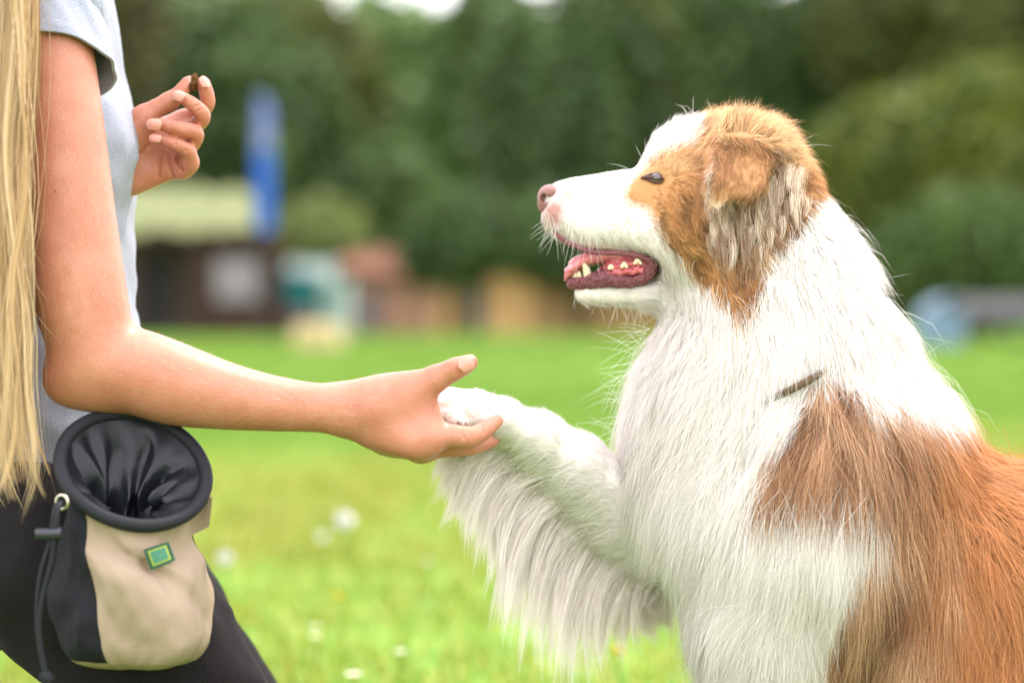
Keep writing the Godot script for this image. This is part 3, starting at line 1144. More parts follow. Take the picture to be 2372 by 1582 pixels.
func right_hand(f: Field) -> void:
	var k := 0.006
	# forearm end, palm with its four bones, thumb root
	chain(f, [[795, 944, 0.067, 36], [840, 956, 0.064, 45], [905, 985, 0.064, 40], [978, 1006, 0.066, 33]], 0.016)
	chain(f, [[800, 950, 0.064, 30], [842, 964, 0.054, 39], [900, 1005, 0.046, 38], [965, 1024, 0.044, 31]], 0.016)
	chain(f, [[805, 948, 0.062, 28], [845, 964, 0.046, 36], [890, 1008, 0.030, 36], [945, 1022, 0.024, 30]], 0.016)
	chain(f, [[805, 944, 0.060, 28], [845, 958, 0.040, 35], [880, 1000, 0.014, 34], [925, 1010, 0.004, 28]], 0.016)
	chain(f, [[790, 934, 0.066, 36], [838, 926, 0.066, 44], [900, 907, 0.066, 44], [950, 892, 0.068, 37], [1003, 868, 0.070, 28]], 0.02)
	chain(f, [[880, 935, 0.060, 50], [945, 955, 0.060, 42]], 0.02)
	chain(f, [[940, 912, 0.062, 30], [962, 955, 0.062, 28], [975, 990, 0.064, 28]], 0.024)
	# thumb
	chain(f, [[1003, 868, 0.070, 28], [1036, 852, 0.071, 24.5], [1058, 842, 0.071, 23.5], [1078, 832, 0.0705, 19]], k)
	# index, middle, ring, little
	chain(f, [[978, 1004, 0.066, 33], [1030, 1001, 0.066, 28], [1082, 1003, 0.064, 24.5], [1112, 987, 0.058, 20.5], [1141, 966, 0.050, 15]], k)
	chain(f, [[965, 1026, 0.045, 31], [1030, 1027, 0.045, 23], [1078, 1026, 0.042, 21], [1112, 1017, 0.032, 18], [1135, 1010, 0.022, 14]], k)
	chain(f, [[945, 1022, 0.024, 29], [1020, 1022, 0.022, 23], [1070, 1015, 0.016, 20], [1100, 1000, 0.008, 17], [1120, 985, 0.002, 14]], k)
	chain(f, [[925, 1010, 0.004, 27], [985, 1005, -0.002, 20], [1025, 995, -0.006, 17], [1045, 982, -0.010, 15], [1060, 970, -0.012, 13]], k)
	# knuckles stand out a little, wrinkle at the thumb joint
	f.ball(V(985, 1012, 0.075), Vector3.ONE * R(19, 0.07), 0.014)
	f.ball(V(968, 1035, 0.052), Vector3.ONE * R(18, 0.05), 0.014)
	f.ball(V(1040, 848, 0.076), Vector3.ONE * R(16, 0.07), 0.01)
	for c in [[1028, 836, 1036, 858], [1034, 834, 1043, 856], [1041, 836, 1050, 856], [1062, 988, 1066, 1008], [1072, 986, 1077, 1010], [1080, 990, 1086, 1010], [1104, 972, 1114, 996], [986, 1022, 994, 1036], [978, 1020, 984, 1038]]:
		crease(f, V(c[0], c[1], 0.06), V(c[2], c[3], 0.06), 0.00055)
	# tendons over the back of the hand
	for c in [[860, 985, 960, 1003], [862, 1000, 950, 1024]]:
		chain(f, [[c[0], c[1], 0.066, 10], [(c[0] + c[2]) * 0.5, (c[1] + c[3]) * 0.5 + 4, 0.072, 10], [c[2], c[3] + 4, 0.076, 12]], 0.02)


# joints of the left hand, measured on a detail of the picture
func L(x: float, y: float, z: float) -> Vector3:
	return at(280.0 + x / 4.48, 130.0 + y / 4.48, z)


func lchain(f: Field, pts: Array, k: float = 0.005) -> void:
	var p := PackedVector3Array()
	var r := PackedFloat32Array()
	for a in pts:
		p.append(L(a[0], a[1], a[2]))
		r.append(px(a[3] / 4.48, a[2]))
	f.limb(p, r, k)


func left_hand(f: Field) -> void:
	var z := -0.07
	# wrist and palm
	lchain(f, [[-420, 1330, z - 0.012, 165], [-120, 1260, z - 0.01, 160], [40, 1200, z - 0.008, 165]], 0.02)
	lchain(f, [[20, 1290, z - 0.004, 150], [300, 1225, z - 0.003, 140], [560, 1140, z, 115], [650, 1110, z + 0.002, 95]], 0.02)
	lchain(f, [[0, 1150, z - 0.008, 150], [300, 1060, z - 0.012, 130], [640, 960, z - 0.010, 105]], 0.02)
	lchain(f, [[0, 1050, z - 0.008, 150], [300, 940, z - 0.016, 125], [650, 800, z - 0.018, 100]], 0.02)
	lchain(f, [[0, 950, z - 0.008, 150], [300, 820, z - 0.020, 115], [640, 660, z - 0.024, 95]], 0.02)
	# ball of the thumb, thumb
	lchain(f, [[-40, 900, z + 0.004, 190], [120, 760, z + 0.006, 160], [230, 640, z + 0.008, 120]], 0.02)
	lchain(f, [[230, 640, z + 0.008, 122], [360, 545, z + 0.008, 100], [500, 470, z + 0.006, 90]], 0.006)
	lchain(f, [[500, 470, z + 0.006, 90], [570, 420, z + 0.006, 84], [640, 340, z + 0.006, 75], [683, 268, z + 0.006, 57]], 0.005)
	# index: behind the middle finger, its tip turned to the thumb
	lchain(f, [[640, 660, z - 0.024, 92], [800, 590, z - 0.014, 86], [890, 500, z - 0.004, 80], [885, 390, z + 0.002, 76], [852, 288, z + 0.004, 74]], 0.005)
	# middle
	lchain(f, [[650, 800, z - 0.018, 95], [770, 720, z + 0.002, 88], [845, 618, z + 0.014, 84], [740, 500, z + 0.020, 74], [600, 412, z + 0.020, 58]], 0.005)
	# ring
	lchain(f, [[640, 960, z - 0.010, 95], [740, 900, z + 0.008, 86], [768, 795, z + 0.020, 82], [600, 755, z + 0.028, 76], [430, 712, z + 0.029, 66], [305, 702, z + 0.028, 52]], 0.005)
	# little
	lchain(f, [[650, 1110, z + 0.002, 95], [690, 1090, z + 0.010, 90], [690, 985, z + 0.022, 78], [560, 920, z + 0.029, 66], [440, 880, z + 0.029, 57], [335, 852, z + 0.028, 44]], 0.005)
	lchain(f, [[640, 1180, z + 0.004, 80], [705, 1120, z + 0.008, 72]], 0.012)
	# creases of the palm and the bent joints
	for c in [[[480, 1010], [500, 1130], [560, 1290]], [[425, 980], [405, 1120], [395, 1270]], [[590, 1040], [610, 1120], [660, 1190]], [[300, 930], [240, 1020], [140, 1060]]]:
		for j in 2:
			var a: Vector3 = L(c[j][0], c[j][1], z + 0.0)
			var b: Vector3 = L(c[j + 1][0], c[j + 1][1], z + 0.0)
			crease(f, a, b)
	for c in [[800, 740, 830, 760], [812, 760, 840, 790], [690, 700, 700, 790], [560, 690, 560, 760], [640, 900, 620, 950], [800, 560, 850, 520], [820, 600, 880, 560], [700, 1010, 730, 1000]]:
		crease(f, L(c[0], c[1], z), L(c[2], c[3], z), 0.0005)


# a fine groove along a line, pressed in where the surface faces the near side
func crease(f: Field, a: Vector3, b: Vector3, deep: float = 0.0009) -> void:
	var steps := 10
	var last := Vector3.INF
	for j in steps + 1:
		var p := a.lerp(b, float(j) / steps)
		var hit := false
		for q in 60:
			p.z = a.z + 0.05 - q * 0.001
			var u := (p - f.o) / f.h
			if u.x < 0 or u.y < 0 or u.z < 0 or u.x >= f.nx or u.y >= f.ny or u.z >= f.nz: continue
			if f.d[(int(u.z) * f.ny + int(u.y)) * f.nx + int(u.x)] < 0.0:
				hit = true
				break
		if hit and last != Vector3.INF and absf(last.z - p.z) < 0.006:
			f.cone(last, p, deep, deep, deep * 2.2, Vector3.ZERO, 1.0, true)
		last = p if hit else Vector3.INF


func person() -> void:
	var who := thing("person", "person in grey T-shirt and black trousers kneeling, one hand under the dog's paw", "person")
	var t0 := Time.get_ticks_msec()
	# skin: right arm and hand, left hand and forearm, neck and head
	var list := []
	var cutx := at(846, 940, 0.066)
	var f := Field.new(V(20, 1050, -0.03), V(870, -40, 0.14), 0.0034)
	right_arm(f)
	right_hand(f)
	arm_field = f
	list.append(f.mesh([Plane(Vector3(1, 0, 0), cutx.x)]))
	f = Field.new(V(815, 1085, -0.045), V(1180, 800, 0.105), 0.0015)
	right_arm(f)
	right_hand(f)
	list.append(f.mesh([Plane(Vector3(-1, 0, 0), -cutx.x + 0.004)]))
	f = Field.new(L(-250, 1560, -0.125), L(1010, 120, -0.015), 0.0012)
	left_hand(f)
	list.append(f.mesh([Plane(Vector3(-1, 0, 0), -L(-190, 1200, -0.07).x)]))
	f = Field.new(V(-420, 640, -0.30), V(420, -640, 0.05), 0.011)
	lchain(f, [[-2100, -150, -0.23, 300], [-1500, 1500, -0.22, 270]], 0.02)
	lchain(f, [[-1500, 1500, -0.22, 270], [-420, 1330, -0.082, 165], [-120, 1260, -0.08, 160]], 0.02)
	list.append(f.mesh())
	f = Field.new(V(-420, 100, -0.25), V(420, -900, 0.08), 0.009)
	chain(f, [[10, -60, -0.10, 130], [30, -330, -0.10, 125]], 0.03)
	f.ball(V(60, -520, -0.10), Vector3(0.085, 0.11, 0.072), 0.02)
	f.ball(V(140, -440, -0.10), Vector3(0.05, 0.06, 0.05), 0.03)
	f.cone(V(255, -510, -0.10), V(290, -460, -0.10), 0.008, 0.013, 0.015)
	f.cone(V(240, -400, -0.10), V(250, -385, -0.10), 0.016, 0.016, 0.012)
	f.ball(V(20, -500, -0.022), Vector3(0.014, 0.028, 0.008), 0.006)
	f.ball(V(20, -500, -0.178), Vector3(0.014, 0.028, 0.008), 0.006)
	for e in [-0.134, -0.066]:
		f.ball(V(255, -545, e), Vector3(0.012, 0.010, 0.014), 0.01, true)
	list.append(f.mesh())
	part("body", surface(ArrayMesh.new(), join(list)), mats.skin, who)

	# fine pale down on the arm
	var down := Strands.new()
	var arm: Dictionary = list[0]
	var av: PackedVector3Array = arm.v
	var an: PackedVector3Array = arm.n
	for k in 5200:
		var j := rng.randi_range(0, av.size() - 1)
		if av[j].z < 0.02: continue
		var lie := Vector3(0.9, -0.35, 0) if av[j].y < 0.46 else Vector3(0.25, -0.95, 0)
		lie = (lie - an[j] * lie.dot(an[j]) + Vector3(rng.randfn(), rng.randfn(), rng.randfn()) * 0.25).normalized()
		var l := rng.randf_range(0.003, 0.007)
		var q := av[j]
		down.add(PackedVector3Array([q, q + (lie + an[j] * 0.45) * l * 0.5, q + (lie + an[j] * 0.25) * l]), lie.cross(an[j]).normalized(), 0.00011, an[j], Color(0.75, 0.55, 0.36), Color(0.85, 0.68, 0.48))
	part("arm_hair", down.mesh(), mats.hair, who).set_meta("kind", "stuff")

	# nails: thumb of the right hand; middle, ring, little, index and thumb of the left
	nail(who, V(1070, 834, 0.0885), V(1085, 826, 0.087) - V(1062, 839, 0.087), Vector3(0.12, 0.22, 0.97), 0.0062, 0.0068)
	var z := -0.07
	nail(who, L(592, 402, z + 0.0325), L(540, 385, z) - L(650, 420, z), Vector3(-0.25, 0.35, 0.9), 0.0048, 0.0056)
	nail(who, L(335, 702, z + 0.0393), L(240, 690, z) - L(400, 705, z), Vector3(-0.25, 0.15, 0.95), 0.0050, 0.0070)
	nail(who, L(352, 838, z + 0.0374), L(290, 830, z) - L(400, 850, z), Vector3(-0.2, 0.45, 0.87), 0.0040, 0.0056)
	nail(who, L(880, 258, z + 0.0155), L(850, 215, z) - L(890, 310, z), Vector3(0.75, 0.15, 0.65), 0.0048, 0.0055)
	nail(who, L(650, 262, z + 0.0085), L(725, 170, z) - L(630, 300, z), Vector3(-0.72, 0.35, 0.6), 0.0055, 0.0075)

	for q in [[78, 603, 0.0011], [125, 438, 0.0008], [300, 790, 0.0006], [196, 560, 0.0005]]:
		var sp := SphereMesh.new()
		sp.radius = q[2]
		sp.height = q[2] * 1.2
		sp.radial_segments = 10
		sp.rings = 5
		var c := V(q[0], q[1], 0.0)
		for k in 200:
			c = V(q[0], q[1], 0.15 - k * 0.0005)
			if arm_depth(c) < 0.0: break
		part("mole", sp, mats.mole, who, c)

	# T-shirt: trunk, then the short sleeve as a thin shell round the arm
	t0 = Time.get_ticks_msec()
	f = Field.new(V(-420, 1240, -0.29), V(390, -230, 0.09), 0.0075)
	var x := Vector3(1, 0, 0)
	f.cone(V(-10, -120, -0.10), V(14, 120, -0.10), 0.10, 0.128, 0.04, x, 1.5)
	f.cone(V(14, 120, -0.10), V(36, 560, -0.10), 0.128, 0.124, 0.04, x, 1.30)
	f.cone(V(36, 560, -0.10), V(30, 880, -0.10), 0.124, 0.132, 0.04, x, 1.26)
	f.cone(V(30, 880, -0.10), V(40, 1150, -0.10), 0.132, 0.148, 0.04, x, 1.2)
	for zb in [-0.040, -0.165]:
		f.ball(V(188, 325, zb), Vector3(0.044, 0.050, 0.052), 0.06)
	f.cone(V(60, -60, -0.02), V(118, 20, 0.045), 0.055, 0.046, 0.05)
	f.cone(V(60, -60, -0.19), V(60, 40, -0.25), 0.055, 0.05, 0.05)
	f.ripple(grain, Vector3(14, 26, 14), 0.0035)
	f.ripple(grain, Vector3(38, 22, 40), 0.0018, Vector3(3, 1, 7))
	f.cone(V(118, 40, 0.055), V(136, 260, 0.078), R(90, 0.06), R(101, 0.08), 0.004, Vector3.ZERO, 1.0, true)
	f.cut(V(60, 1150, 0.0), Vector3(-0.1, -1, 0))
	var shirt := [f.mesh()]
	shirt.append(sleeve())
	part("t_shirt", surface(ArrayMesh.new(), join(shirt)), mats.shirt, who)
	# turned hem of the sleeve

	# trousers: hips, thighs folded under, shins along the ground
	f = Field.new(V(-620, 2080, -0.30), V(780, 1080, 0.13), 0.010)
	f.ball(V(30, 1230, -0.10), Vector3(0.125, 0.10, 0.150), 0.04)
	for q in [[0.02, 0.0], [-0.20, 14.0]]:
		var zz: float = q[0]
		var dx: float = q[1]
		chain(f, [[150 + dx, 1280, zz, 250], [330 + dx, 1490, zz, 212], [600 + dx, 1870, zz, 160]], 0.04)
		chain(f, [[600 + dx, 1900, zz, 150], [200, 1960, zz, 125], [-300, 1990, zz, 100]], 0.03)
	f.ripple(grain, Vector3(16, 16, 16), 0.005)
	part("trousers", surface(ArrayMesh.new(), f.mesh()), mats.trousers, who)
	for zz in [0.02, -0.20]:
		f = Field.new(V(-900, 2090, zz - 0.07), V(-250, 1850, zz + 0.07), 0.010)
		chain(f, [[-330, 1995, zz, 100], [-480, 2000, zz, 105], [-700, 2015, zz, 70]], 0.03)
		part("shoe", surface(ArrayMesh.new(), f.mesh()), mats.canvas_black, who)
	hair(who)


var arm_field: Field

func arm_depth(p: Vector3) -> float:
	var u := (p - arm_field.o) / arm_field.h
	if u.x < 0 or u.y < 0 or u.z < 0 or u.x >= arm_field.nx - 1 or u.y >= arm_field.ny - 1 or u.z >= arm_field.nz - 1: return 1.0
	return arm_field.d[(int(u.z) * arm_field.ny + int(u.y)) * arm_field.nx + int(u.x)]


# the short sleeve: cloth round the arm from the shoulder to a slanting hem, with a turned edge
func sleeve() -> Dictionary:
	var h0 := V(150, 46, 0.115)
	var h1 := V(50, 152, 0.07)
	var h2 := V(236, 190, 0.05)
	var hn := (h1 - h0).cross(h2 - h0).normalized()
	if hn.y > 0.0: hn = -hn
	var a := V(88, -95, 0.02)
	var b := V(136, 190, 0.072)
	var ax := (b - a).normalized()
	var e1 := ax.cross(Vector3(0, 0, 1)).normalized()
	var e2 := e1.cross(ax).normalized()
	var v := PackedVector3Array()
	var n := PackedVector3Array()
	var i := PackedInt32Array()
	var cols := 96
	var lines := 40
	for side in 2:
		var first := v.size()
		var grid := []
		for r in lines + 1:
			var t := r / float(lines)
			var line := PackedVector3Array()
			for k in cols:
				var q := TAU * k / cols
				var out := e1 * cos(q) + e2 * sin(q)
				var foot := a + out * 0.0485
				var reach := (h0 - foot).dot(hn) / ax.dot(hn)
				var rad := lerpf(0.056, 0.0455, smoothstep(0.0, 0.6, t)) + 0.0022 * grain.get_noise_2d(cos(q) * 1.6 + t, sin(q) * 1.6 + t * 2.0) * (1.0 - 0.4 * t) + 0.0012 * sin(q * 3.0 + t * 4.0)
				if t > 0.90: rad += 0.0007
				if side == 1: rad -= 0.0022
				line.append(a + ax * (reach * t) + out * rad)
			grid.append(line)
		for r in lines + 1:
			for k in cols:
				v.append(grid[r][k])
				var u: Vector3 = grid[r][(k + 1) % cols] - grid[r][(k - 1 + cols) % cols]
				var w: Vector3 = grid[mini(r + 1, lines)][k] - grid[maxi(r - 1, 0)][k]
				var nn := u.cross(w).normalized()
				var mid := a + ax * (v[v.size() - 1] - a).dot(ax)
				if nn.dot(v[v.size() - 1] - mid) * (1.0 if side == 0 else -1.0) < 0.0: nn = -nn
				n.append(nn)
		for r in lines:
			for k in cols:
				var p0 := first + r * cols + k
				var p1 := first + r * cols + (k + 1) % cols
				quad_in(i, v, n, p0, p1, p1 + cols, p0 + cols)
	var half := cols * (lines + 1)
	for k in cols:
		var k1 := (k + 1) % cols
		var b0 := v.size()
		for q in [lines * cols + k, lines * cols + k1, half + lines * cols + k1, half + lines * cols + k]:
			v.append(v[q])
			n.append(hn)
		quad_in(i, v, n, b0, b0 + 1, b0 + 2, b0 + 3)
	return {"v": v, "n": n, "i": i}


func quad_in(i: PackedInt32Array, v: PackedVector3Array, n: PackedVector3Array, a: int, b: int, c: int, e: int) -> void:
	if (v[b] - v[a]).cross(v[c] - v[a]).dot(n[a]) > 0.0:
		i.append_array(PackedInt32Array([a, c, b, a, e, c]))
	else:
		i.append_array(PackedInt32Array([a, b, c, a, c, e]))


func nail(who: Node3D, c: Vector3, along: Vector3, out: Vector3, hw: float, hl: float) -> void:
	along = along.normalized()
	out = (out - along * out.dot(along)).normalized()
	var side := along.cross(out).normalized()
	var rows := []
	for r in 9:
		var t := -1.0 + r * 0.25
		var line := []
		var w := hw * (sqrt(maxf(0.0, 1.0 - pow(absf(t), 4.0))) * 0.72 + 0.28)
		if t < -0.9: w *= 0.8
		for k in 9:
			var u := -1.0 + k * 0.25
			line.append(c + along * (hl * t) + side * (w * u) + out * (-0.42 * w * u * u - 0.0016 * maxf(0.0, t) * t))
		rows.append(line)
	# give the plate a thickness by closing its rim downwards
	var s := Solid.new()
	s.sheet(rows, out)
	var low := []
	for line in rows:
		var l2 := []
		for p in line: l2.append(p - out * 0.0009)
		low.append(l2)
	s.sheet(low, -out)
	s.sheet([rows[8], low[8]], along)
	part("fingernail", s.done(), mats.nail, who)


func hair(who: Node3D) -> void:
	var s := Strands.new()
	var z := 0.0
	for j in 4300:
		var lock_ := rng.randi_range(0, 62)
		var lr := RandomNumberGenerator.new()
		lr.seed = 400 + lock_
		var lx := lr.randf_range(-170.0, 50.0)
		var lz := lr.randf_range(0.10, 0.165) - maxf(0.0, -lx) * 0.0002
		var wave := lr.randf_range(0.0, TAU)
		var fan := lr.randf_range(-0.5, 1.0)
		var end := lr.randf_range(940.0, 1235.0)
		var tone := lr.randf()
		var curl := lr.randf_range(0.5, 1.6)
		var ox := rng.randfn(0.0, 7.0)
		var oz := rng.randfn(0.0, 0.004)
		var loose := 1.0 if rng.randf() > 0.12 else 3.2
		var pts := PackedVector3Array()
		var last := end - absf(rng.randfn(0.0, 60.0))
		for k in 17:
			var t := k / 16.0
			var y := lerpf(-420.0, last, t)
			var down := clampf((y - 560.0) / 640.0, 0.0, 1.0)
			var x := lx * (1.0 - 0.12 * smoothstep(0.0, 0.55, t)) + sin(wave + y * 0.0058 * curl) * (9.0 + 18.0 * t) + ox * loose * (0.8 - 0.45 * down + 0.5 * sin(wave * 3.0 + t * 6.0))
			x += down * down * (85.0 * fan + 48.0 * sin(wave + down * 6.0 * curl)) + 16.0
			if y < 0.0: x -= (0.0 - y) * 0.12
			pts.append(V(x, y, lz + oz * (1.0 - 0.4 * t) + 0.008 * sin(wave * 2.0 + y * 0.008) - 0.03 * down))
		var base := Color(0.50, 0.29, 0.10).lerp(Color(0.86, 0.68, 0.42), tone)
		base = base.lerp(Color(0.20, 0.105, 0.04), rng.randf() * rng.randf() * 1.1)
		var side := Vector3(rng.randf_range(0.4, 1.0), 0.0, rng.randf_range(-0.7, 0.7)).normalized()
		s.add(pts, side, rng.randf_range(0.00035, 0.0008), Vector3(-side.z, 0.1, side.x).normalized(), base, base.lerp(Color(0.74, 0.54, 0.27), 0.5))
	# a few loose hairs before the collar of the shirt
	for j in 9:
		var pts := PackedVector3Array()
		var x0 := rng.randf_range(190.0, 215.0)
		var len_ := rng.randf_range(30.0, 95.0)
		for k in 6:
			var t := k / 5.0
			pts.append(V(x0 + t * t * rng.randf_range(4.0, 22.0) + 3.0 * sin(t * 5.0 + j), -80.0 + t * (80.0 + len_), 0.045))
		s.add(pts, Vector3(1, 0, 0.2).normalized(), 0.0009, Vector3(0, 0.1, 1).normalized(), Color(0.6, 0.45, 0.25), Color(0.75, 0.6, 0.35))
	# one or two straying across the arm
	for j in 5:
		var pts := PackedVector3Array()
		for k in 8:
			var t := k / 7.0
			pts.append(V(48.0 + t * (30.0 + 16.0 * j) * t, 300.0 + 80.0 * j + t * 170.0, 0.122))
		s.add(pts, Vector3(1, 0, 0.2).normalized(), 0.0006, Vector3(0, 0.1, 1).normalized(), Color(0.6, 0.42, 0.22), Color(0.75, 0.6, 0.35))
	part("hair", s.mesh(), mats.hair, who).set_meta("kind", "stuff")
	# the cap of hair on the head
	var f := Field.new(V(-420, -150, -0.27), V(330, -900, 0.08), 0.009)
	f.ball(V(30, -540, -0.10), Vector3(0.098, 0.115, 0.086), 0.02)
	f.cone(V(-90, -450, -0.10), V(-130, -200, -0.10), 0.07, 0.06, 0.04)
	f.ball(V(260, -470, -0.10), Vector3(0.075, 0.10, 0.070), 0.02, true)
	f.ripple(grain, Vector3(60, 8, 60), 0.006)
	var g := f.mesh()
	var c := PackedColorArray()
	c.resize((g.v as PackedVector3Array).size())
	c.fill(Color(0.5, 0.34, 0.16))
	part("hair_cap", surface(ArrayMesh.new(), g, c), mats.hair, who)


# ---------------------------------------------------------------- the treat pouch at the hip, and the treat
func pouch_ring(t: float, a: float, grow_: float) -> Vector3:
	# t 0 at the rim, 1 at the bottom; a round the bag, 0 right, 90 degrees towards the viewer
	var e1 := Vector3(0.916, -0.402, 0.0)
	var nn := Vector3(0.306, 0.70, 0.643).normalized()
	var e2 := -nn.cross(e1).normalized()
	if e2.z < 0.0: e2 = -e2
	var u := smoothstep(0.0, 0.55, t)
	var x := e1.lerp(Vector3(1, 0, 0), u)
	var z := e2.lerp(Vector3(0, 0, 1), u)
	var keys := [[0.0, 306, 1077, 0.0595, 0.0595], [0.16, 300, 1140, 0.051, 0.053], [0.32, 292, 1230, 0.052, 0.050], [0.5, 296, 1310, 0.058, 0.052], [0.7, 312, 1400, 0.064, 0.055], [0.88, 316, 1475, 0.058, 0.050], [0.97, 312, 1516, 0.043, 0.038], [1.0, 312, 1530, 0.024, 0.022]]
	var k := 0
	while k < keys.size() - 2 and t > keys[k + 1][0]: k += 1
	var f: float = clampf((t - keys[k][0]) / (keys[k + 1][0] - keys[k][0]), 0.0, 1.0)
	var k0 := maxi(k - 1, 0)
	var k3 := mini(k + 2, keys.size() - 1)
	var val := []
	for j in range(1, 5): val.append(cubic_interpolate(keys[k][j], keys[k + 1][j], keys[k0][j], keys[k3][j], f))
	var c := V(val[0], val[1], 0.125)
	var ra: float = val[2] + grow_
	var rb: float = val[3] + grow_
	return c + x * (ra * cos(a)) + z * (rb * sin(a))


func pouch_wall(t: float, a: float, grow_: float) -> Vector3:
	var p := pouch_ring(t, a, grow_)
	var c := pouch_ring(t, a + PI, grow_).lerp(p, 0.5)
	var out := (p - c).normalized()
	var free := smoothstep(0.04, 0.25, t)
	# folds: a long diagonal one, soft bulges, fine creases
	var w := 0.0030 * sin(3.0 * a + 6.0 * t + 0.6) + 0.0045 * grain.get_noise_2d(a * 0.9, t * 2.2) + 0.0010 * grain.get_noise_2d(a * 3.0, t * 5.0)
	w -= 0.010 * exp(-pow((a - 1.1 + (t - 0.42) * 2.6) / 0.22, 2.0)) * exp(-pow((t - 0.45) / 0.2, 2.0))
	return p + out * w * free


func band(a0: float, a1: float, t0: float, t1: float, cols: int, lines: int, grow_: float) -> ArrayMesh:
	var s := Solid.new()
	for g in [0.0, -0.0012]:
		var rows := []
		for r in lines + 1:
			var line := []
			for k in cols + 1:
				line.append(pouch_wall(lerpf(t0, t1, r / float(lines)), lerpf(a0, a1, k / float(cols)), grow_ + g))
			rows.append(line)
		var mid := pouch_wall((t0 + t1) * 0.5, (a0 + a1) * 0.5, grow_) - pouch_ring((t0 + t1) * 0.5, (a0 + a1) * 0.5 + PI, grow_)
		s.sheet(rows, mid if g == 0.0 else -mid)
	return s.done()


func pouch() -> void:
	var o := thing("treat_pouch", "tan and black cloth treat pouch with round open top worn at the hip", "pouch")
	part("front_panel", band(deg_to_rad(-28), deg_to_rad(112), 0.02, 1.0, 60, 60, 0.0), mats.canvas, o)
	part("side_panel", band(deg_to_rad(112.3), deg_to_rad(215), 0.02, 0.945, 40, 50, 0.0006), mats.canvas_black, o)
	part("bottom_trim", band(deg_to_rad(112.3), deg_to_rad(215), 0.946, 1.0, 40, 8, 0.0002), mats.canvas, o)
	part("back_panel", band(deg_to_rad(215.3), deg_to_rad(331.7), 0.02, 1.0, 30, 40, 0.0), mats.canvas, o)
	# lining: hangs inside in deep folds
	var s := Solid.new()
	var rows := []
	for r in 31:
		var t := 0.005 + r / 30.0 * 0.66
		var line := []
		for k in 96:
			var a := TAU * k / 96.0
			var p := pouch_ring(t, a, -0.004)
			var c := pouch_ring(t, a + PI, -0.004).lerp(p, 0.5)
			var deep := smoothstep(0.0, 0.2, t)
			var fold := -0.009 + 0.009 * sin(5.0 * a + 3.0 * grain.get_noise_2d(a * 0.8, t * 3.0)) + 0.006 * grain.get_noise_2d(a * 2.2 + 4.0, t * 2.2) + 0.003 * sin(11.0 * a + 8.0 * t)
			p += (p - c).normalized() * (fold * deep - 0.008 * deep - 0.10 * maxf(0.0, t - 0.45))
			line.append(p)
		rows.append(line)
	s.sheet(rows, Vector3.ZERO, true)
	part("lining", s.done(), mats.nylon, o)
	var loop := PackedVector3Array()
	var rad := PackedFloat32Array()
	for k in 72:
		loop.append(pouch_ring(0.0, TAU * k / 72.0, 0.0))
		rad.append(0.0056)
	part("rim", Solid.new().tube(loop, rad, 12, true).done(), mats.binding, o)
	# tan flap behind the right side of the rim
	rows = []
	for r in 5:
		var line := []
		for k in 5:
			line.append(V(434.0 + 52.0 * k / 4.0 - 2.0 * r, 1160.0 + r * (19.0 - k * 0.4) - 5.0 * k, 0.120 - 0.004 * sin(k * 0.8)))
		rows.append(line)
	s = Solid.new()
	s.sheet(rows, Vector3(0, 0, 1))
	var low := []
	for line in rows:
		var l2 := []
		for p in line: l2.append(p - Vector3(0, 0, 0.003))
		low.append(l2)
	s.sheet(low, Vector3(0, 0, -1))
	s.sheet([rows[4], low[4]], Vector3(0, -1, 0))
	part("belt_loop", s.done(), mats.canvas, o)
	# woven patch
	var uv := patch_layers()
	var patch := part("patch", uv[0], mats.patch_dark, o)
	part("patch_line", uv[1], mats.patch_line, patch)
	part("patch_field", uv[2], mats.patch_mid, patch)
	# eyelet, draw cord, toggle, knot
	var eye := PackedVector3Array()
	rad = PackedFloat32Array()
	var ec := V(141, 1153, 0.176)
	for k in 20:
		eye.append(ec + Vector3(cos(TAU * k / 20.0) * 0.0048, sin(TAU * k / 20.0) * 0.0055, 0.002 * cos(TAU * k / 20.0)))
		rad.append(0.0014)
	part("eyelet", Solid.new().tube(eye, rad, 8, true).done(), mats.metal, o)
	for q in [[[140, 1152, 0.176], [126, 1165, 0.183], [120, 1200, 0.185], [117, 1235, 0.185], [96, 1300, 0.185], [86, 1360, 0.185], [84, 1430, 0.185], [92, 1500, 0.185], [104, 1556, 0.185]], [[142, 1153, 0.176], [132, 1168, 0.184], [128, 1200, 0.187], [122, 1240, 0.187], [116, 1290, 0.187], [98, 1360, 0.187], [88, 1430, 0.187], [94, 1500, 0.187], [106, 1556, 0.187]]]:
		var cv := Curve3D.new()
		for p in q: cv.add_point(V(p[0], p[1], p[2]))
		for k in range(1, cv.point_count - 1):
			var tan_ := (cv.get_point_position(k + 1) - cv.get_point_position(k - 1)) * 0.18
			cv.set_point_in(k, -tan_)
			cv.set_point_out(k, tan_)
		var pts := cv.tessellate(4, 3)
		rad = PackedFloat32Array()
		for k in pts.size(): rad.append(0.0021)
		part("cord", Solid.new().tube(pts, rad, 8).done(), mats.binding, o)
	s = Solid.new()
	s.tube(PackedVector3Array([V(80, 1226, 0.187), V(82, 1226, 0.187), V(118, 1226, 0.187), V(132, 1225, 0.187), V(138, 1225, 0.187), V(140, 1225, 0.187)]), PackedFloat32Array([0.0035, 0.0046, 0.0046, 0.0046, 0.0058, 0.004]), 16)
	part("toggle", s.done(), mats.plastic, o)
	s = Solid.new()
	s.tube(PackedVector3Array([V(96, 1545, 0.186), V(100, 1552, 0.187), V(108, 1560, 0.187), V(106, 1570, 0.186)]), PackedFloat32Array([0.003, 0.0062, 0.006, 0.002]), 10)
	part("knot", s.done(), mats.binding, o)

	# the treat between thumb and finger
	o = thing("dog_treat", "small brown dog treat pinched between thumb and forefinger", "treat")
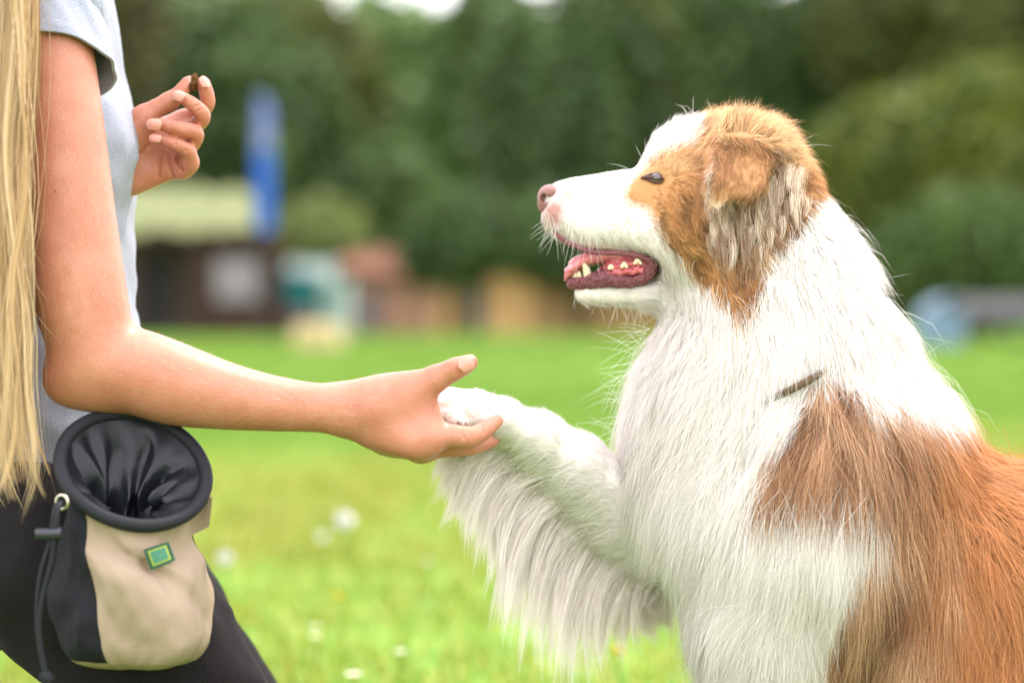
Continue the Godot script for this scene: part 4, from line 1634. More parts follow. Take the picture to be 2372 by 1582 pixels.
	var f := Field.new(L(640, 400, -0.09), L(860, 160, -0.045), 0.0008)
	f.ball(L(752, 285, -0.064), Vector3(0.0032, 0.0088, 0.0075), 0.001, false, Basis(Vector3(0, 0, 1), -0.16))
	f.ripple(grain, Vector3(260, 260, 260), 0.0014)
	part("biscuit", surface(ArrayMesh.new(), f.mesh()), mats.kibble, o)


func patch_layers() -> Array:
	var out := []
	var corner := []
	for q in [Vector2(328, 1262), Vector2(386, 1243), Vector2(346, 1309), Vector2(402, 1286)]: corner.append(on_pouch(q).z)
	var over := 0.0
	for r in 4:
		for k in 4:
			var m := Vector2(328, 1262).lerp(Vector2(386, 1243), k / 3.0).lerp(Vector2(346, 1309).lerp(Vector2(402, 1286), k / 3.0), r / 3.0)
			over = maxf(over, on_pouch(m).z - lerpf(lerpf(corner[0], corner[1], k / 3.0), lerpf(corner[2], corner[3], k / 3.0), r / 3.0))
	for q in [[1.0, 0.0006], [0.74, 0.0009], [0.60, 0.0012]]:
		var rows := []
		for r in 9:
			var line := []
			for k in 9:
				var u: float = (k / 8.0 - 0.5) * q[0]
				var w: float = (r / 8.0 - 0.5) * q[0]
				# corners measured on the picture
				var top := Vector2(328, 1262).lerp(Vector2(386, 1243), u + 0.5)
				var bot := Vector2(346, 1309).lerp(Vector2(402, 1286), u + 0.5)
				var m := top.lerp(bot, w + 0.5)
				var dep: float = lerpf(lerpf(corner[0], corner[1], u + 0.5), lerpf(corner[2], corner[3], u + 0.5), w + 0.5) + over + 0.0015
				line.append(V(m.x, m.y, dep) + Vector3(0, 0, q[1]))
			rows.append(line)
		var s := Solid.new()
		s.sheet(rows, Vector3(0, 0, 1))
		out.append(s.done())
	return out


# the spot of the front panel that lies at a place of the picture
func on_pouch(m: Vector2) -> Vector3:
	var best := Vector3.ZERO
	var t := 0.4
	var a := 1.4
	for k in 14:
		var p := pouch_wall(t, a, 0.0)
		var want := V(m.x, m.y, p.z)
		var e := want - p
		var pt := pouch_wall(t + 0.01, a, 0.0) - p
		var pa := pouch_wall(t, a + 0.02, 0.0) - p
		t += clampf(e.y / minf(pt.y, -0.0003) * 0.01, -0.05, 0.05) * 0.8
		a += clampf(e.x / minf(pa.x, -0.0003) * 0.02, -0.15, 0.15) * 0.8
		a = clampf(a, 0.2, 2.2)
		t = clampf(t, 0.1, 0.9)
		best = pouch_wall(t, a, 0.0)
	return Vector3(V(m.x, m.y, best.z).x, V(m.x, m.y, best.z).y, best.z)


# ---------------------------------------------------------------- the sitting dog
const MID := -0.06          # z of the dog's middle plane
const STEP := 0.004         # cell of the maps of hair direction and length
var map_lo := Vector2.ZERO
var map_w := 0
var map_h := 0
var hair_dir := PackedVector2Array()
var hair_len := PackedFloat32Array()
var hair_lift := PackedFloat32Array()
var hair_many := PackedFloat32Array()
var face_patch := PackedVector2Array()
var ear_patch := PackedVector2Array()
var ear_rim := PackedVector2Array()
var under_ear := PackedVector2Array()
var body_patch := PackedVector2Array()
var muzzle_patch := PackedVector2Array()
var mouth_hole := PackedVector2Array()
var dots := PackedVector2Array()
var rusty := PackedVector2Array()
var bare := []
var gap_a := Vector2.ZERO
var gap_b := Vector2.ZERO
var skin_field: Field
var fur_soft := FastNoiseLite.new()


# a joint of the dog: picture place, depth from its middle plane
func G(x: float, y: float, dz: float) -> Vector3:
	return V(x, y, MID + dz)


func dog_head(f: Field) -> void:
	f.ball(G(1672, 406, 0), Vector3(0.055, 0.046, 0.052), 0.02)
	f.ball(G(1578, 394, 0), Vector3(0.040, 0.041, 0.037), 0.02)
	f.ball(G(1548, 385, 0.021), Vector3(0.020, 0.016, 0.014), 0.012)
	f.ball(G(1548, 385, -0.021), Vector3(0.020, 0.016, 0.014), 0.012)
	f.cone(G(1540, 470, 0), G(1330, 468, 0), 0.037, 0.0205, 0.016)
	f.cone(G(1520, 525, 0.004), G(1335, 512, 0.003), 0.028, 0.0185, 0.014)
	f.cone(G(1520, 525, -0.004), G(1335, 512, -0.003), 0.028, 0.0185, 0.014)
	f.ball(G(1289, 494, 0), Vector3(0.0180, 0.0175, 0.0175), 0.012)
	f.cone(G(1288, 448, 0), G(1420, 432, 0), 0.0115, 0.012, 0.012)
	for s in [-1.0, 1.0]:
		f.ball(G(1610, 530, 0.024 * s), Vector3(0.046, 0.048, 0.034), 0.02)
	f.ball(G(1728, 448, 0), Vector3(0.042, 0.046, 0.050), 0.03)
	# jaw
	f.ball(G(1600, 625, 0), Vector3(0.032, 0.026, 0.030), 0.02)
	f.cone(G(1590, 650, 0), G(1480, 670, 0), 0.020, 0.0135, 0.012)
	f.cone(G(1480, 672, 0.006), G(1345, 668, 0.002), 0.0115, 0.0085, 0.008)
	f.cone(G(1480, 672, -0.006), G(1345, 668, -0.002), 0.0115, 0.0085, 0.008)
	# the open mouth
	f.cone(G(1486, 617, 0.05), G(1486, 617, -0.05), 0.0125, 0.0125, 0.006, Vector3.ZERO, 1.0, true)
	for zz in [-0.03, 0.0, 0.03]:
		f.cone(G(1470, 618, zz), G(1330, 612, zz), 0.0150, 0.0158, 0.006, Vector3.ZERO, 1.0, true)
		f.cone(G(1330, 612, zz), G(1270, 606, zz), 0.0158, 0.018, 0.006, Vector3.ZERO, 1.0, true)
	# hollows for the eyes
	for s in [-1.0, 1.0]:
		f.ball(G(1505, 409, 0.042 * s), Vector3(0.009, 0.0040, 0.006), 0.008, true)
	# ears: a flap that stands up from the skull, folds and hangs forward
	for e in [-1.0, 1.0]:
		var n := Vector3(0.10, 0.22, e).normalized()
		f.cone(G(1765, 350, 0.040 * e), G(1700, 330, 0.066 * e), 0.018, 0.014, 0.014, n, 1.5)
		f.cone(G(1700, 334, 0.075 * e), G(1660, 425, 0.092 * e), 0.021, 0.014, 0.006, n, 3.6)
		f.cone(G(1742, 345, 0.075 * e), G(1722, 425, 0.090 * e), 0.016, 0.013, 0.006, n, 3.6)
		f.cone(G(1662, 420, 0.092 * e), G(1645, 466, 0.095 * e), 0.0145, 0.006, 0.005, n, 3.6)


func dog_trunk(f: Field) -> void:
	var z := Vector3(0, 0, 1)
	f.cone(G(1735, 500, 0), G(1772, 620, 0), 0.050, 0.060, 0.04)
	f.cone(G(1772, 620, 0), G(1790, 760, 0), 0.060, 0.083, 0.04)
	f.cone(G(1790, 760, 0), G(1775, 900, 0), 0.083, 0.094, 0.04, z, 1.12)
	f.cone(G(1775, 900, 0), G(1815, 1060, 0), 0.094, 0.118, 0.05, z, 1.2)
	f.cone(G(1815, 1060, 0), G(1850, 1240, 0), 0.120, 0.100, 0.05, z, 1.15)
	f.cone(G(1930, 1170, 0), G(2230, 1430, 0), 0.104, 0.118, 0.06, z, 1.08)
	f.cone(G(2230, 1430, 0), G(2440, 1720, 0), 0.118, 0.14, 0.06, z, 1.1)
	f.ball(G(1910, 1130, 0.062), Vector3(0.072, 0.085, 0.050), 0.05)
	f.ball(G(1740, 1170, -0.05), Vector3(0.06, 0.07, 0.05), 0.05)
	# hind quarters resting on the ground
	f.ball(G(2500, 1840, 0), Vector3(0.13, 0.10, 0.12), 0.06)
	for s in [-1.0, 1.0]:
		f.ball(G(2330, 1760, 0.085 * s), Vector3(0.10, 0.10, 0.05), 0.05)
		f.cone(G(2260, 1880, 0.10 * s), G(2300, 2010, 0.10 * s), 0.045, 0.03, 0.04)
		f.cone(G(2300, 2015, 0.10 * s), G(2140, 2025, 0.10 * s), 0.024, 0.022, 0.03)
	# near foreleg
	f.cone(G(1830, 1240, 0.05), G(1770, 1420, 0.058), 0.066, 0.046, 0.05)
	f.cone(G(1770, 1420, 0.058), G(1735, 1600, 0.058), 0.046, 0.032, 0.04)
	f.cone(G(1735, 1600, 0.058), G(1720, 1900, 0.058), 0.032, 0.022, 0.03)
	f.cone(G(1720, 1900, 0.058), G(1700, 2030, 0.058), 0.022, 0.022, 0.02)
	f.cone(G(1700, 2030, 0.058), G(1650, 2035, 0.058), 0.024, 0.020, 0.02)
	f.cone(G(1745, 1240, 0.0), G(1730, 1420, 0.02), 0.07, 0.035, 0.05)


func dog_leg(f: Field) -> void:
	# the raised foreleg, far side, laid on the woman's palm
	for q in [
		[[1640, 1190, -0.040, 150], [1545, 1235, -0.040, 112]], [[1545, 1235, -0.040, 112], [1440, 1172, -0.020, 88]], [[1440, 1172, -0.020, 88], [1330, 1075, 0.015, 68]],
		[[1330, 1075, 0.015, 68], [1240, 1006, 0.045, 53]], [[1240, 1006, 0.045, 53], [1155, 963, 0.072, 43]], [[1155, 963, 0.072, 43], [1095, 940, 0.082, 39]],
		[[1095, 940, 0.082, 39], [1030, 934, 0.085, 36]], [[1030, 932, 0.085, 38], [950, 920, 0.076, 30]]]:
		var a: Array = q[0]
		var b: Array = q[1]
		f.cone(G(a[0], a[1], a[2]), G(b[0], b[1], b[2]), R(a[3], MID + a[2]), R(b[3], MID + b[2]), 0.012)
	# toes
	for q in [[1020, 925, 0.098, 940, 905, 0.084, 22], [1035, 950, 0.098, 985, 955, 0.094, 20], [1020, 915, 0.075, 900, 885, 0.060, 20]]:
		f.cone(G(q[0], q[1], q[2]), G(q[3], q[4], q[5]), R(q[6], 0.0), R(q[6] * 0.8, 0.0), 0.006)
	f.cone(G(1008, 965, 0.094), G(1060, 970, 0.094), R(12, 0.0), R(14, 0.0), 0.006)
	for q in [[985, 908, 1048, 916], [985, 938, 1052, 936], [1062, 925, 1066, 960]]:
		f.cone(G(q[0], q[1], 0.100), G(q[2], q[3], 0.104), 0.0042, 0.0030, 0.004, Vector3.ZERO, 1.0, true)


func flat(list: Array, z: float) -> PackedVector2Array:
	var o := PackedVector2Array()
	for p in list:
		var q := V(p[0], p[1], z)
		o.append(Vector2(q.x, q.y))
	return o


func make_maps() -> void:
	# how the hair lies, measured in places: x, y, angle (0 right, 90 down), lift, length in mm, hairs per cm2
	var where := [
		[1270, 430, 0, 0.25, 3, 240], [1300, 480, 30, 0.3, 4, 220], [1290, 530, 100, 0.4, 7, 160], [1350, 430, 5, 0.2, 5, 200], [1420, 420, 0, 0.2, 6, 200], [1360, 500, 30, 0.25, 6, 200], [1430, 490, 25, 0.22, 8, 190],
		[1380, 560, 50, 0.3, 8, 180], [1480, 570, 45, 0.3, 10, 160], [1440, 400, -20, 0.2, 6, 180], [1470, 360, -55, 0.4, 8, 170], [1510, 320, -50, 0.5, 12, 150], [1560, 285, -35, 0.6, 16, 140], [1620, 265, -45, 0.8, 24, 130],
		[1480, 420, 10, 0.2, 6, 180], [1510, 440, 40, 0.22, 8, 180], [1530, 380, -50, 0.25, 9, 170], [1580, 360, -30, 0.3, 12, 160], [1560, 450, 45, 0.25, 12, 160], [1600, 520, 60, 0.3, 18, 140], [1580, 580, 62, 0.3, 22, 120],
		[1650, 620, 68, 0.3, 34, 90], [1680, 700, 78, 0.35, 40, 80], [1690, 290, -70, 0.9, 26, 120], [1760, 300, -50, 0.9, 26, 120], [1800, 350, -20, 0.6, 17, 140], [1840, 420, 20, 0.5, 15, 140], [1870, 500, 50, 0.45, 28, 100],
		[1660, 400, 110, 0.32, 11, 220], [1720, 390, 105, 0.32, 11, 220], [1650, 450, 105, 0.3, 11, 220], [1700, 430, 115, 0.3, 12, 220], [1690, 350, 100, 0.35, 12, 220], [1720, 500, 85, 0.35, 44, 90], [1780, 450, 95, 0.35, 40, 100], [1820, 520, 95, 0.35, 44, 90], [1780, 360, 90, 0.4, 24, 110],
		[1350, 690, 30, 0.5, 9, 140], [1450, 700, 20, 0.4, 11, 130], [1550, 690, 40, 0.4, 18, 100], [1580, 650, 40, 0.35, 20, 110], [1340, 660, 30, 0.3, 3, 80],
		[1780, 640, 88, 0.35, 37.7, 68], [1860, 600, 70, 0.35, 37.7, 68], [1950, 620, 60, 0.42, 36.1, 68], [2030, 720, 58, 0.45, 37.7, 66], [1980, 780, 75, 0.35, 42.6, 62], [1860, 760, 92, 0.35, 44.3, 59], [1700, 820, 105, 0.38, 45.9, 59],
		[1560, 760, 110, 0.4, 32.8, 73], [1500, 800, 135, 0.55, 41, 64], [1450, 900, 140, 0.65, 47.6, 59], [1440, 980, 135, 0.6, 49.2, 57], [1530, 920, 115, 0.4, 49.2, 57], [1650, 930, 130, 0.35, 45.1, 59], [1780, 900, 125, 0.35, 42.6, 59],
		[1900, 860, 82, 0.35, 45.9, 59], [2060, 850, 62, 0.42, 42.6, 62], [2130, 900, 58, 0.5, 42.6, 62], [2020, 940, 82, 0.35, 45.9, 57], [2170, 980, 55, 0.4, 42.6, 62], [2250, 1040, 35, 0.4, 45.9, 59],
		[1520, 1050, 116, 0.4, 54, 52], [1640, 1050, 118, 0.35, 62, 50], [1760, 1020, 112, 0.35, 62, 50], [1880, 1000, 100, 0.3, 62, 50], [2000, 1080, 92, 0.3, 60, 50], [2120, 1080, 85, 0.32, 60, 50],
		[1560, 1180, 112, 0.35, 46, 54], [1680, 1180, 125, 0.35, 58, 50], [1820, 1180, 112, 0.3, 58, 50], [1960, 1200, 98, 0.3, 58, 50], [2100, 1220, 84, 0.32, 62, 48],
		[2280, 1120, 25, 0.45, 60, 50], [2340, 1080, -10, 0.6, 60, 48], [2240, 1200, 62, 0.42, 66, 48], [2340, 1220, 50, 0.5, 68, 46], [1620, 1290, 108, 0.3, 40, 56], [1760, 1300, 128, 0.32, 52, 54], [1900, 1300, 122, 0.3, 52, 54],
		[1640, 1420, 104, 0.35, 36, 56], [1780, 1440, 112, 0.32, 48, 54], [1640, 1550, 108, 0.5, 40, 52], [1800, 1560, 105, 0.35, 46, 54], [1980, 1420, 92, 0.3, 56, 50], [2100, 1400, 78, 0.32, 62, 48], [2060, 1520, 68, 0.32, 60, 48],
		[2240, 1400, 80, 0.4, 66, 46], [2200, 1540, 95, 0.4, 66, 46], [2340, 1450, 100, 0.45, 66, 46], [1990, 1560, 62, 0.32, 52, 50], [2340, 1800, 100, 0.4, 60, 20], [1740, 1900, 95, 0.3, 20, 30], [2500, 1500, 90, 0.4, 60, 20]]
	var lo := V(850, 2110, 0.1)
	var hi := V(2800, 180, 0.1)
	map_lo = Vector2(lo.x, lo.y)
	map_w = int((hi.x - lo.x) / STEP) + 2
	map_h = int((hi.y - lo.y) / STEP) + 2
	var n := where.size()
	var p := PackedVector2Array()
	for w in where:
		var q := V(w[0], w[1], 0.0)
		p.append(Vector2(q.x, q.y))
	for iy in map_h:
		for ix in map_w:
			var c := map_lo + Vector2(ix, iy) * STEP
			var sw := 0.0
			var d := Vector2.ZERO
			var ln := 0.0
			var lf := 0.0
			var mn := 0.0
			for k in n:
				var q := c.distance_squared_to(p[k])
				if q > 0.02 and sw > 0.0: continue
				var w := 1.0 / (q * q + 1e-9)
				var row: Array = where[k]
				sw += w
				d += Vector2(cos(deg_to_rad(row[2])), -sin(deg_to_rad(row[2]))) * w
				lf += row[3] * w
				ln += row[4] * w
				mn += row[5] * w
			hair_dir.append(d.normalized())
			hair_lift.append(lf / sw)
			hair_len.append(ln / sw * 0.001)
			hair_many.append(mn / sw * 10000.0)
	face_patch = flat([[1437, 440], [1447, 410], [1474, 382], [1506, 350], [1552, 328], [1606, 314], [1626, 250], [1640, 170], [1720, 165], [1830, 210], [1930, 310], [1985, 420], [1890, 480], [1850, 530], [1805, 575], [1768, 612],
		[1748, 660], [1732, 720], [1697, 770], [1665, 728], [1625, 685], [1590, 640], [1560, 600], [1530, 560], [1512, 515], [1490, 480], [1455, 468], [1437, 456]], 0.0)
	ear_patch = flat([[1610, 345], [1700, 312], [1785, 335], [1765, 462], [1705, 462], [1645, 502], [1608, 480]], 0.03)
	ear_rim = flat([[1628, 362], [1618, 420], [1622, 470], [1638, 490], [1660, 478]], 0.03)
	under_ear = flat([[1600, 430], [1660, 430], [1700, 330], [1790, 350], [1850, 420], [1845, 520], [1800, 590], [1700, 680], [1640, 600]], 0.01)
	body_patch = flat([[1880, 905], [1905, 935], [1938, 912], [1962, 955], [2012, 988], [2085, 978], [2150, 1003], [2190, 1030], [2240, 1020], [2300, 1020], [2800, 1000], [2800, 2100], [1880, 2100], [1900, 1600], [1905, 1530], [1925, 1440],
		[1950, 1375], [1990, 1325], [2040, 1290], [2045, 1262], [1990, 1240], [1850, 1222], [1718, 1212], [1715, 1180], [1742, 1120], [1780, 1060], [1822, 990], [1852, 940]], 0.05)
	muzzle_patch = mflat([[120, 400], [200, 330], [330, 300], [390, 400], [350, 500], [310, 640], [230, 610], [170, 540]])
	mouth_hole = mflat([[250, 760], [420, 830], [560, 880], [700, 920], [900, 915], [1100, 925], [1300, 975], [1390, 1050], [1390, 1130], [1320, 1220], [1150, 1270], [900, 1250], [700, 1230], [480, 1270], [380, 1200], [250, 900]])
	dots = mflat([[500, 360], [620, 420], [395, 460], [480, 465], [560, 480], [655, 490], [690, 580], [390, 545], [455, 550], [530, 565], [360, 620], [620, 590]])
	rusty = mflat([[375, 205], [425, 225], [440, 285]])
	gap_a = Vector2(V(1765, 893, 0.05).x, V(1765, 893, 0.05).y)
	gap_b = Vector2(V(1885, 830, 0.05).x, V(1885, 830, 0.05).y)
	var eye := M(1250, 60, 0.045)
	bare = [[Vector2(eye.x - 0.001, eye.y), 0.0080, 0.0026], [Vector2(M(200, 250, 0.01).x, M(200, 250, 0.01).y), 0.0095, 0.0085]]


# a place on the dog's muzzle, measured on a detail of the picture
func M(x: float, y: float, dz: float) -> Vector3:
	return at(1230.0 + x / 4.9, 400.0 + y / 4.9, MID + dz)


func mflat(list: Array) -> PackedVector2Array:
	var o := PackedVector2Array()
	for p in list:
		var q := M(p[0], p[1], 0.015)
		o.append(Vector2(q.x, q.y))
	return o


const WHITE_COAT := Color(0.925, 0.875, 0.83)

# the coat: white with red-brown patches, a different tone for each hair
func coat(p: Vector3, r: float, soft: float) -> Color:
	var q := Vector2(p.x, p.y)
	if Geometry2D.is_point_in_polygon(q, body_patch):
		var c := Color(0.38, 0.19, 0.10).lerp(Color(0.66, 0.45, 0.29), clampf(r * r * 1.0 + soft * 0.6, 0.0, 1.0))
		c = c.lerp(Color(0.13, 0.058, 0.033), clampf(-soft * 1.5 - 0.08 + (r - 0.75) * 1.3, 0.0, 0.85))
		var rump := clampf((p.x - 0.335 - 0.02 * soft) / 0.045, 0.0, 1.0)
		c = c.lerp(Color(0.50, 0.22, 0.08), rump * (0.55 + 0.4 * r))
		return c
	if Geometry2D.is_point_in_polygon(q, face_patch):
		var c := Color(0.47, 0.225, 0.085).lerp(Color(0.60, 0.34, 0.16), r)
		if Geometry2D.is_point_in_polygon(q, ear_patch):
			c = Color(0.42, 0.20, 0.085).lerp(Color(0.58, 0.33, 0.18), r)
			if p.z > MID + 0.07:
				for k in ear_rim.size() - 1:
					if Geometry2D.get_closest_point_to_segment(q, ear_rim[k], ear_rim[k + 1]).distance_to(q) < 0.0028: c = Color(0.80, 0.68, 0.55)
		elif Geometry2D.is_point_in_polygon(q, under_ear):
			c = Color(0.26, 0.14, 0.075).lerp(Color(0.62, 0.42, 0.27), clampf(r * 0.8 + soft * 0.9 - 0.2, 0.0, 1.0))  # grey-brown hair, darkened for the shadow under the ear flap
		elif p.y > 0.62:
			c = c.lerp(Color(0.74, 0.53, 0.31), 0.45)
		else:
			c = c.lerp(Color(0.15, 0.065, 0.03), clampf(-soft * 0.9, 0.0, 0.6))
		return c
	if p.y > 0.49 and p.x < 0.13:
		if Geometry2D.is_point_in_polygon(q, mouth_hole):
			return Color(0.40, 0.10, 0.11)
		if Geometry2D.is_point_in_polygon(q, muzzle_patch):
			return Color(0.42, 0.19, 0.165).lerp(WHITE_COAT, 0.55 * r * r)
		for d in rusty:
			if q.distance_squared_to(d) < 0.0052 * 0.0052 * (0.35 + r):
				return Color(0.58, 0.30, 0.14).lerp(WHITE_COAT, 0.5 * r)
	# muzzle white greyed for shade on the face, with pinkish skin through short hair
	var c := WHITE_COAT * (0.93 + 0.1 * r)
	if p.y > 0.515 and p.x < 0.125: c = c.lerp(Color(0.62, 0.55, 0.54), (0.30 + 0.35 * r) * clampf((0.125 - p.x) / 0.03, 0.0, 1.0))
	c.a = 1.0
	# yellowish stain on the elbow side of the raised leg
	return c


func grow(s: Strands, g: Dictionary, share: float = 1.0) -> void:
	var v: PackedVector3Array = g.v
	var nn: PackedVector3Array = g.n
	var ii: PackedInt32Array = g.i
	for t in range(0, ii.size(), 3):
		var a := v[ii[t]]
		var b := v[ii[t + 1]]
		var c := v[ii[t + 2]]
		var m := (a + b + c) / 3.0
		if m.y < 0.155 or m.x > 0.47: continue
		var n := (nn[ii[t]] + nn[ii[t + 1]] + nn[ii[t + 2]]).normalized()
		var ix := clampi(int((m.x - map_lo.x) / STEP), 0, map_w - 1)
		var iy := clampi(int((m.y - map_lo.y) / STEP), 0, map_h - 1)
		var cell := iy * map_w + ix
		var many := hair_many[cell] * share * (b - a).cross(c - a).length() * 0.5
		if n.z < -0.35: many *= 0.12
		var count := int(many + rng.randf())
		if count == 0: continue
		var fd := hair_dir[cell]
		var lift := hair_lift[cell]
		var len_ := hair_len[cell]
		if m.x < leg_end and near_leg(m):
			fd = leg_flow[0]
			lift = leg_flow[1].x
			len_ = leg_flow[1].y
			count = int(many / hair_many[cell] * leg_flow[2] * 10000.0 + rng.randf())
		for k in count:
			var u := rng.randf()
			var w := rng.randf()
			if u + w > 1.0:
				u = 1.0 - u
				w = 1.0 - w
			var p := a + (b - a) * u + (c - a) * w
			var skip := false
			for e in bare:
				var q: Vector2 = (Vector2(p.x, p.y) - e[0]) / Vector2(e[1], e[2])
				if q.length_squared() < 1.0:
					skip = true
					break
			if skip: continue
			var l := len_
			if p.y < 0.48 and p.x > 0.19 and p.x < 0.31 and p.z > MID:
				var q := Geometry2D.get_closest_point_to_segment(Vector2(p.x, p.y), gap_a, gap_b)
				if q.distance_to(Vector2(p.x, p.y) - Vector2(0, 0.004)) < 0.011: l *= 0.35
			if p.y > 0.49 and p.x < 0.13 and Geometry2D.is_point_in_polygon(Vector2(p.x, p.y), mouth_hole): continue
			if p.z < MID + 0.060 and Geometry2D.is_point_in_polygon(Vector2(p.x, p.y), ear_patch): l *= 0.35
			elif p.x > 0.15 and p.x < 0.26 and Geometry2D.is_point_in_polygon(Vector2(p.x, p.y), under_ear): l *= 0.6
			strand(p, n, fd, lift, l, s)


var leg_end := 0.0
var leg_axis := PackedVector3Array()
var leg_flow := [Vector2.LEFT, Vector2(0.2, 0.02), 100.0]

# whether a point lies on the raised leg; leaves in leg_flow how its hair lies there
func near_leg(p: Vector3) -> bool:
	var best := 1.0
	var along := 0.0
	var off := Vector3.ZERO
	for k in leg_axis.size() - 1:
		var a := leg_axis[k]
		var b := leg_axis[k + 1]
		var t := clampf((p - a).dot(b - a) / (b - a).length_squared(), 0.0, 1.0)
		var e := p - a.lerp(b, t)
		if e.length() < best:
			best = e.length()
			along = (k + t) / (leg_axis.size() - 1)
			off = e
	if best > lerpf(0.036, 0.062, along): return false
	# towards the paw on top, turning down underneath
	var low := clampf(0.15 - off.y / maxf(best, 0.001) * 0.9, 0.0, 1.0)
	var ang := lerpf(212.0, lerpf(150.0, 140.0, along), low * low * smoothstep(0.1, 0.35, along))
	leg_flow[0] = Vector2(cos(deg_to_rad(ang)), -sin(deg_to_rad(ang)))
	leg_flow[1] = Vector2(0.10 + 0.10 * low, lerpf(0.005, 0.020, smoothstep(0.1, 0.95, along)) * (1.0 + 0.7 * low))
	leg_flow[2] = lerpf(190.0, 75.0, along)
	return true


func strand(p: Vector3, n: Vector3, fd: Vector2, lift: float, len_: float, s: Strands) -> void:
	var soft := fur_soft.get_noise_3d(p.x * 45.0, p.y * 16.0, p.z * 45.0)
	var lock := fur_soft.get_noise_3d(p.x * 120.0 + 40.0, p.y * 60.0, p.z * 120.0)
	var sway := fur_soft.get_noise_3d(p.x * 30.0, p.y * 30.0 + 90.0, p.z * 30.0)
	# tufts: narrow streaks along the lie of the hair
	var fine := lerpf(330.0, 170.0, clampf(len_ / 0.05, 0.0, 1.0))
	var streak := fur_soft.get_noise_3d((p.x * fd.x + p.y * fd.y) * fine * 0.16, (p.x * fd.y - p.y * fd.x) * fine, p.z * fine * 0.5)
	var turn := sway * 0.55 + lock * 0.42 + rng.randfn(0.0, 0.075)
	var stray := rng.randf() < 0.012
	if stray: turn += rng.randfn(0.0, 0.45)
	var f := fd.rotated(turn)
	var d := Vector3(f.x, f.y, rng.randfn(0.0, 0.08))
	d -= n * d.dot(n)
	var dl := d.length()
	if dl < 0.02:
		d = Vector3(f.x, f.y, 0.3)
		dl = d.length()
	d /= dl
	var ll := len_ * rng.randf_range(0.6, 1.15) * (1.0 + 0.2 * lock + 0.2 * streak)
	var lf := lift * rng.randf_range(0.75, 1.2) * (1.0 + 0.5 * streak) + 0.06
	if stray:
		lf *= 1.8
		ll *= 1.2
	var under := not stray and len_ > 0.018 and rng.randf() < 0.38
	if under:
		ll *= 0.62
		lf *= 0.9
	var d0 := (d + n * lf * 1.25).normalized()
	var d1 := (d + n * lf * 0.35).normalized()
	var wv := d.cross(n) * (ll * 0.10 * sin(rng.randf() * TAU) + ll * 0.10 * lock)
	# hairs draw together into locks towards their tips
	var size := lerpf(0.004, 0.013, clampf(len_ / 0.05, 0.0, 1.0))
	var wp := p + Vector3(sway, lock, soft) * size * 0.6
	var cell := (wp / size).floor()
	var mid := (cell + Vector3.ONE * 0.5 + Vector3(sin(cell.x * 12.9 + cell.y * 78.2 + cell.z * 37.7), sin(cell.x * 39.3 + cell.y * 11.1 + cell.z * 83.1), sin(cell.x * 73.1 + cell.y * 52.2 + cell.z * 9.7)) * 0.35) * size - wp
	mid -= n * mid.dot(n)
	mid -= d * mid.dot(d)
	var fall := Vector3(0, -1, 0) * ll * clampf((ll - 0.02) * 8.0, 0.0, 0.3)
	var root := p - n * 0.0015
	var p1 := root + d0 * (ll * 0.33)
	var p2 := p1 + (d0 + d1).normalized() * (ll * 0.34) + wv + fall * 0.25 + mid * 0.34
	var p3 := p2 + d1 * (ll * 0.36) + wv * 0.4 + fall + mid * 0.5
	var side := d.cross(n).rotated(d, rng.randf_range(-0.9, 0.9))
	var cc := coat(p1.lerp(p3, 0.62) + Vector3(rng.randfn(0.0, 0.0032), rng.randfn(0.0, 0.0032), 0), rng.randf(), soft)
	if p.y > 0.49 and p.x < 0.13:
		for q in dots:
			if q.distance_squared_to(Vector2(p.x, p.y)) < 0.0013 * 0.0013: cc = Color(0.12, 0.05, 0.05)
	var dye := 1.0 + streak * (0.62 if cc.r < 0.8 else 0.07)
	cc = Color(cc.r * dye, cc.g * dye, cc.b * dye)
	var w := lerpf(0.00036, 0.00038, clampf(ll / 0.05, 0.0, 1.0)) * rng.randf_range(0.7, 1.3) * (4.0 if under else 1.0)
	s.add(PackedVector3Array([root, p1, p2, p3]), side, w, (n + d0 * 0.1).normalized(), cc, cc)


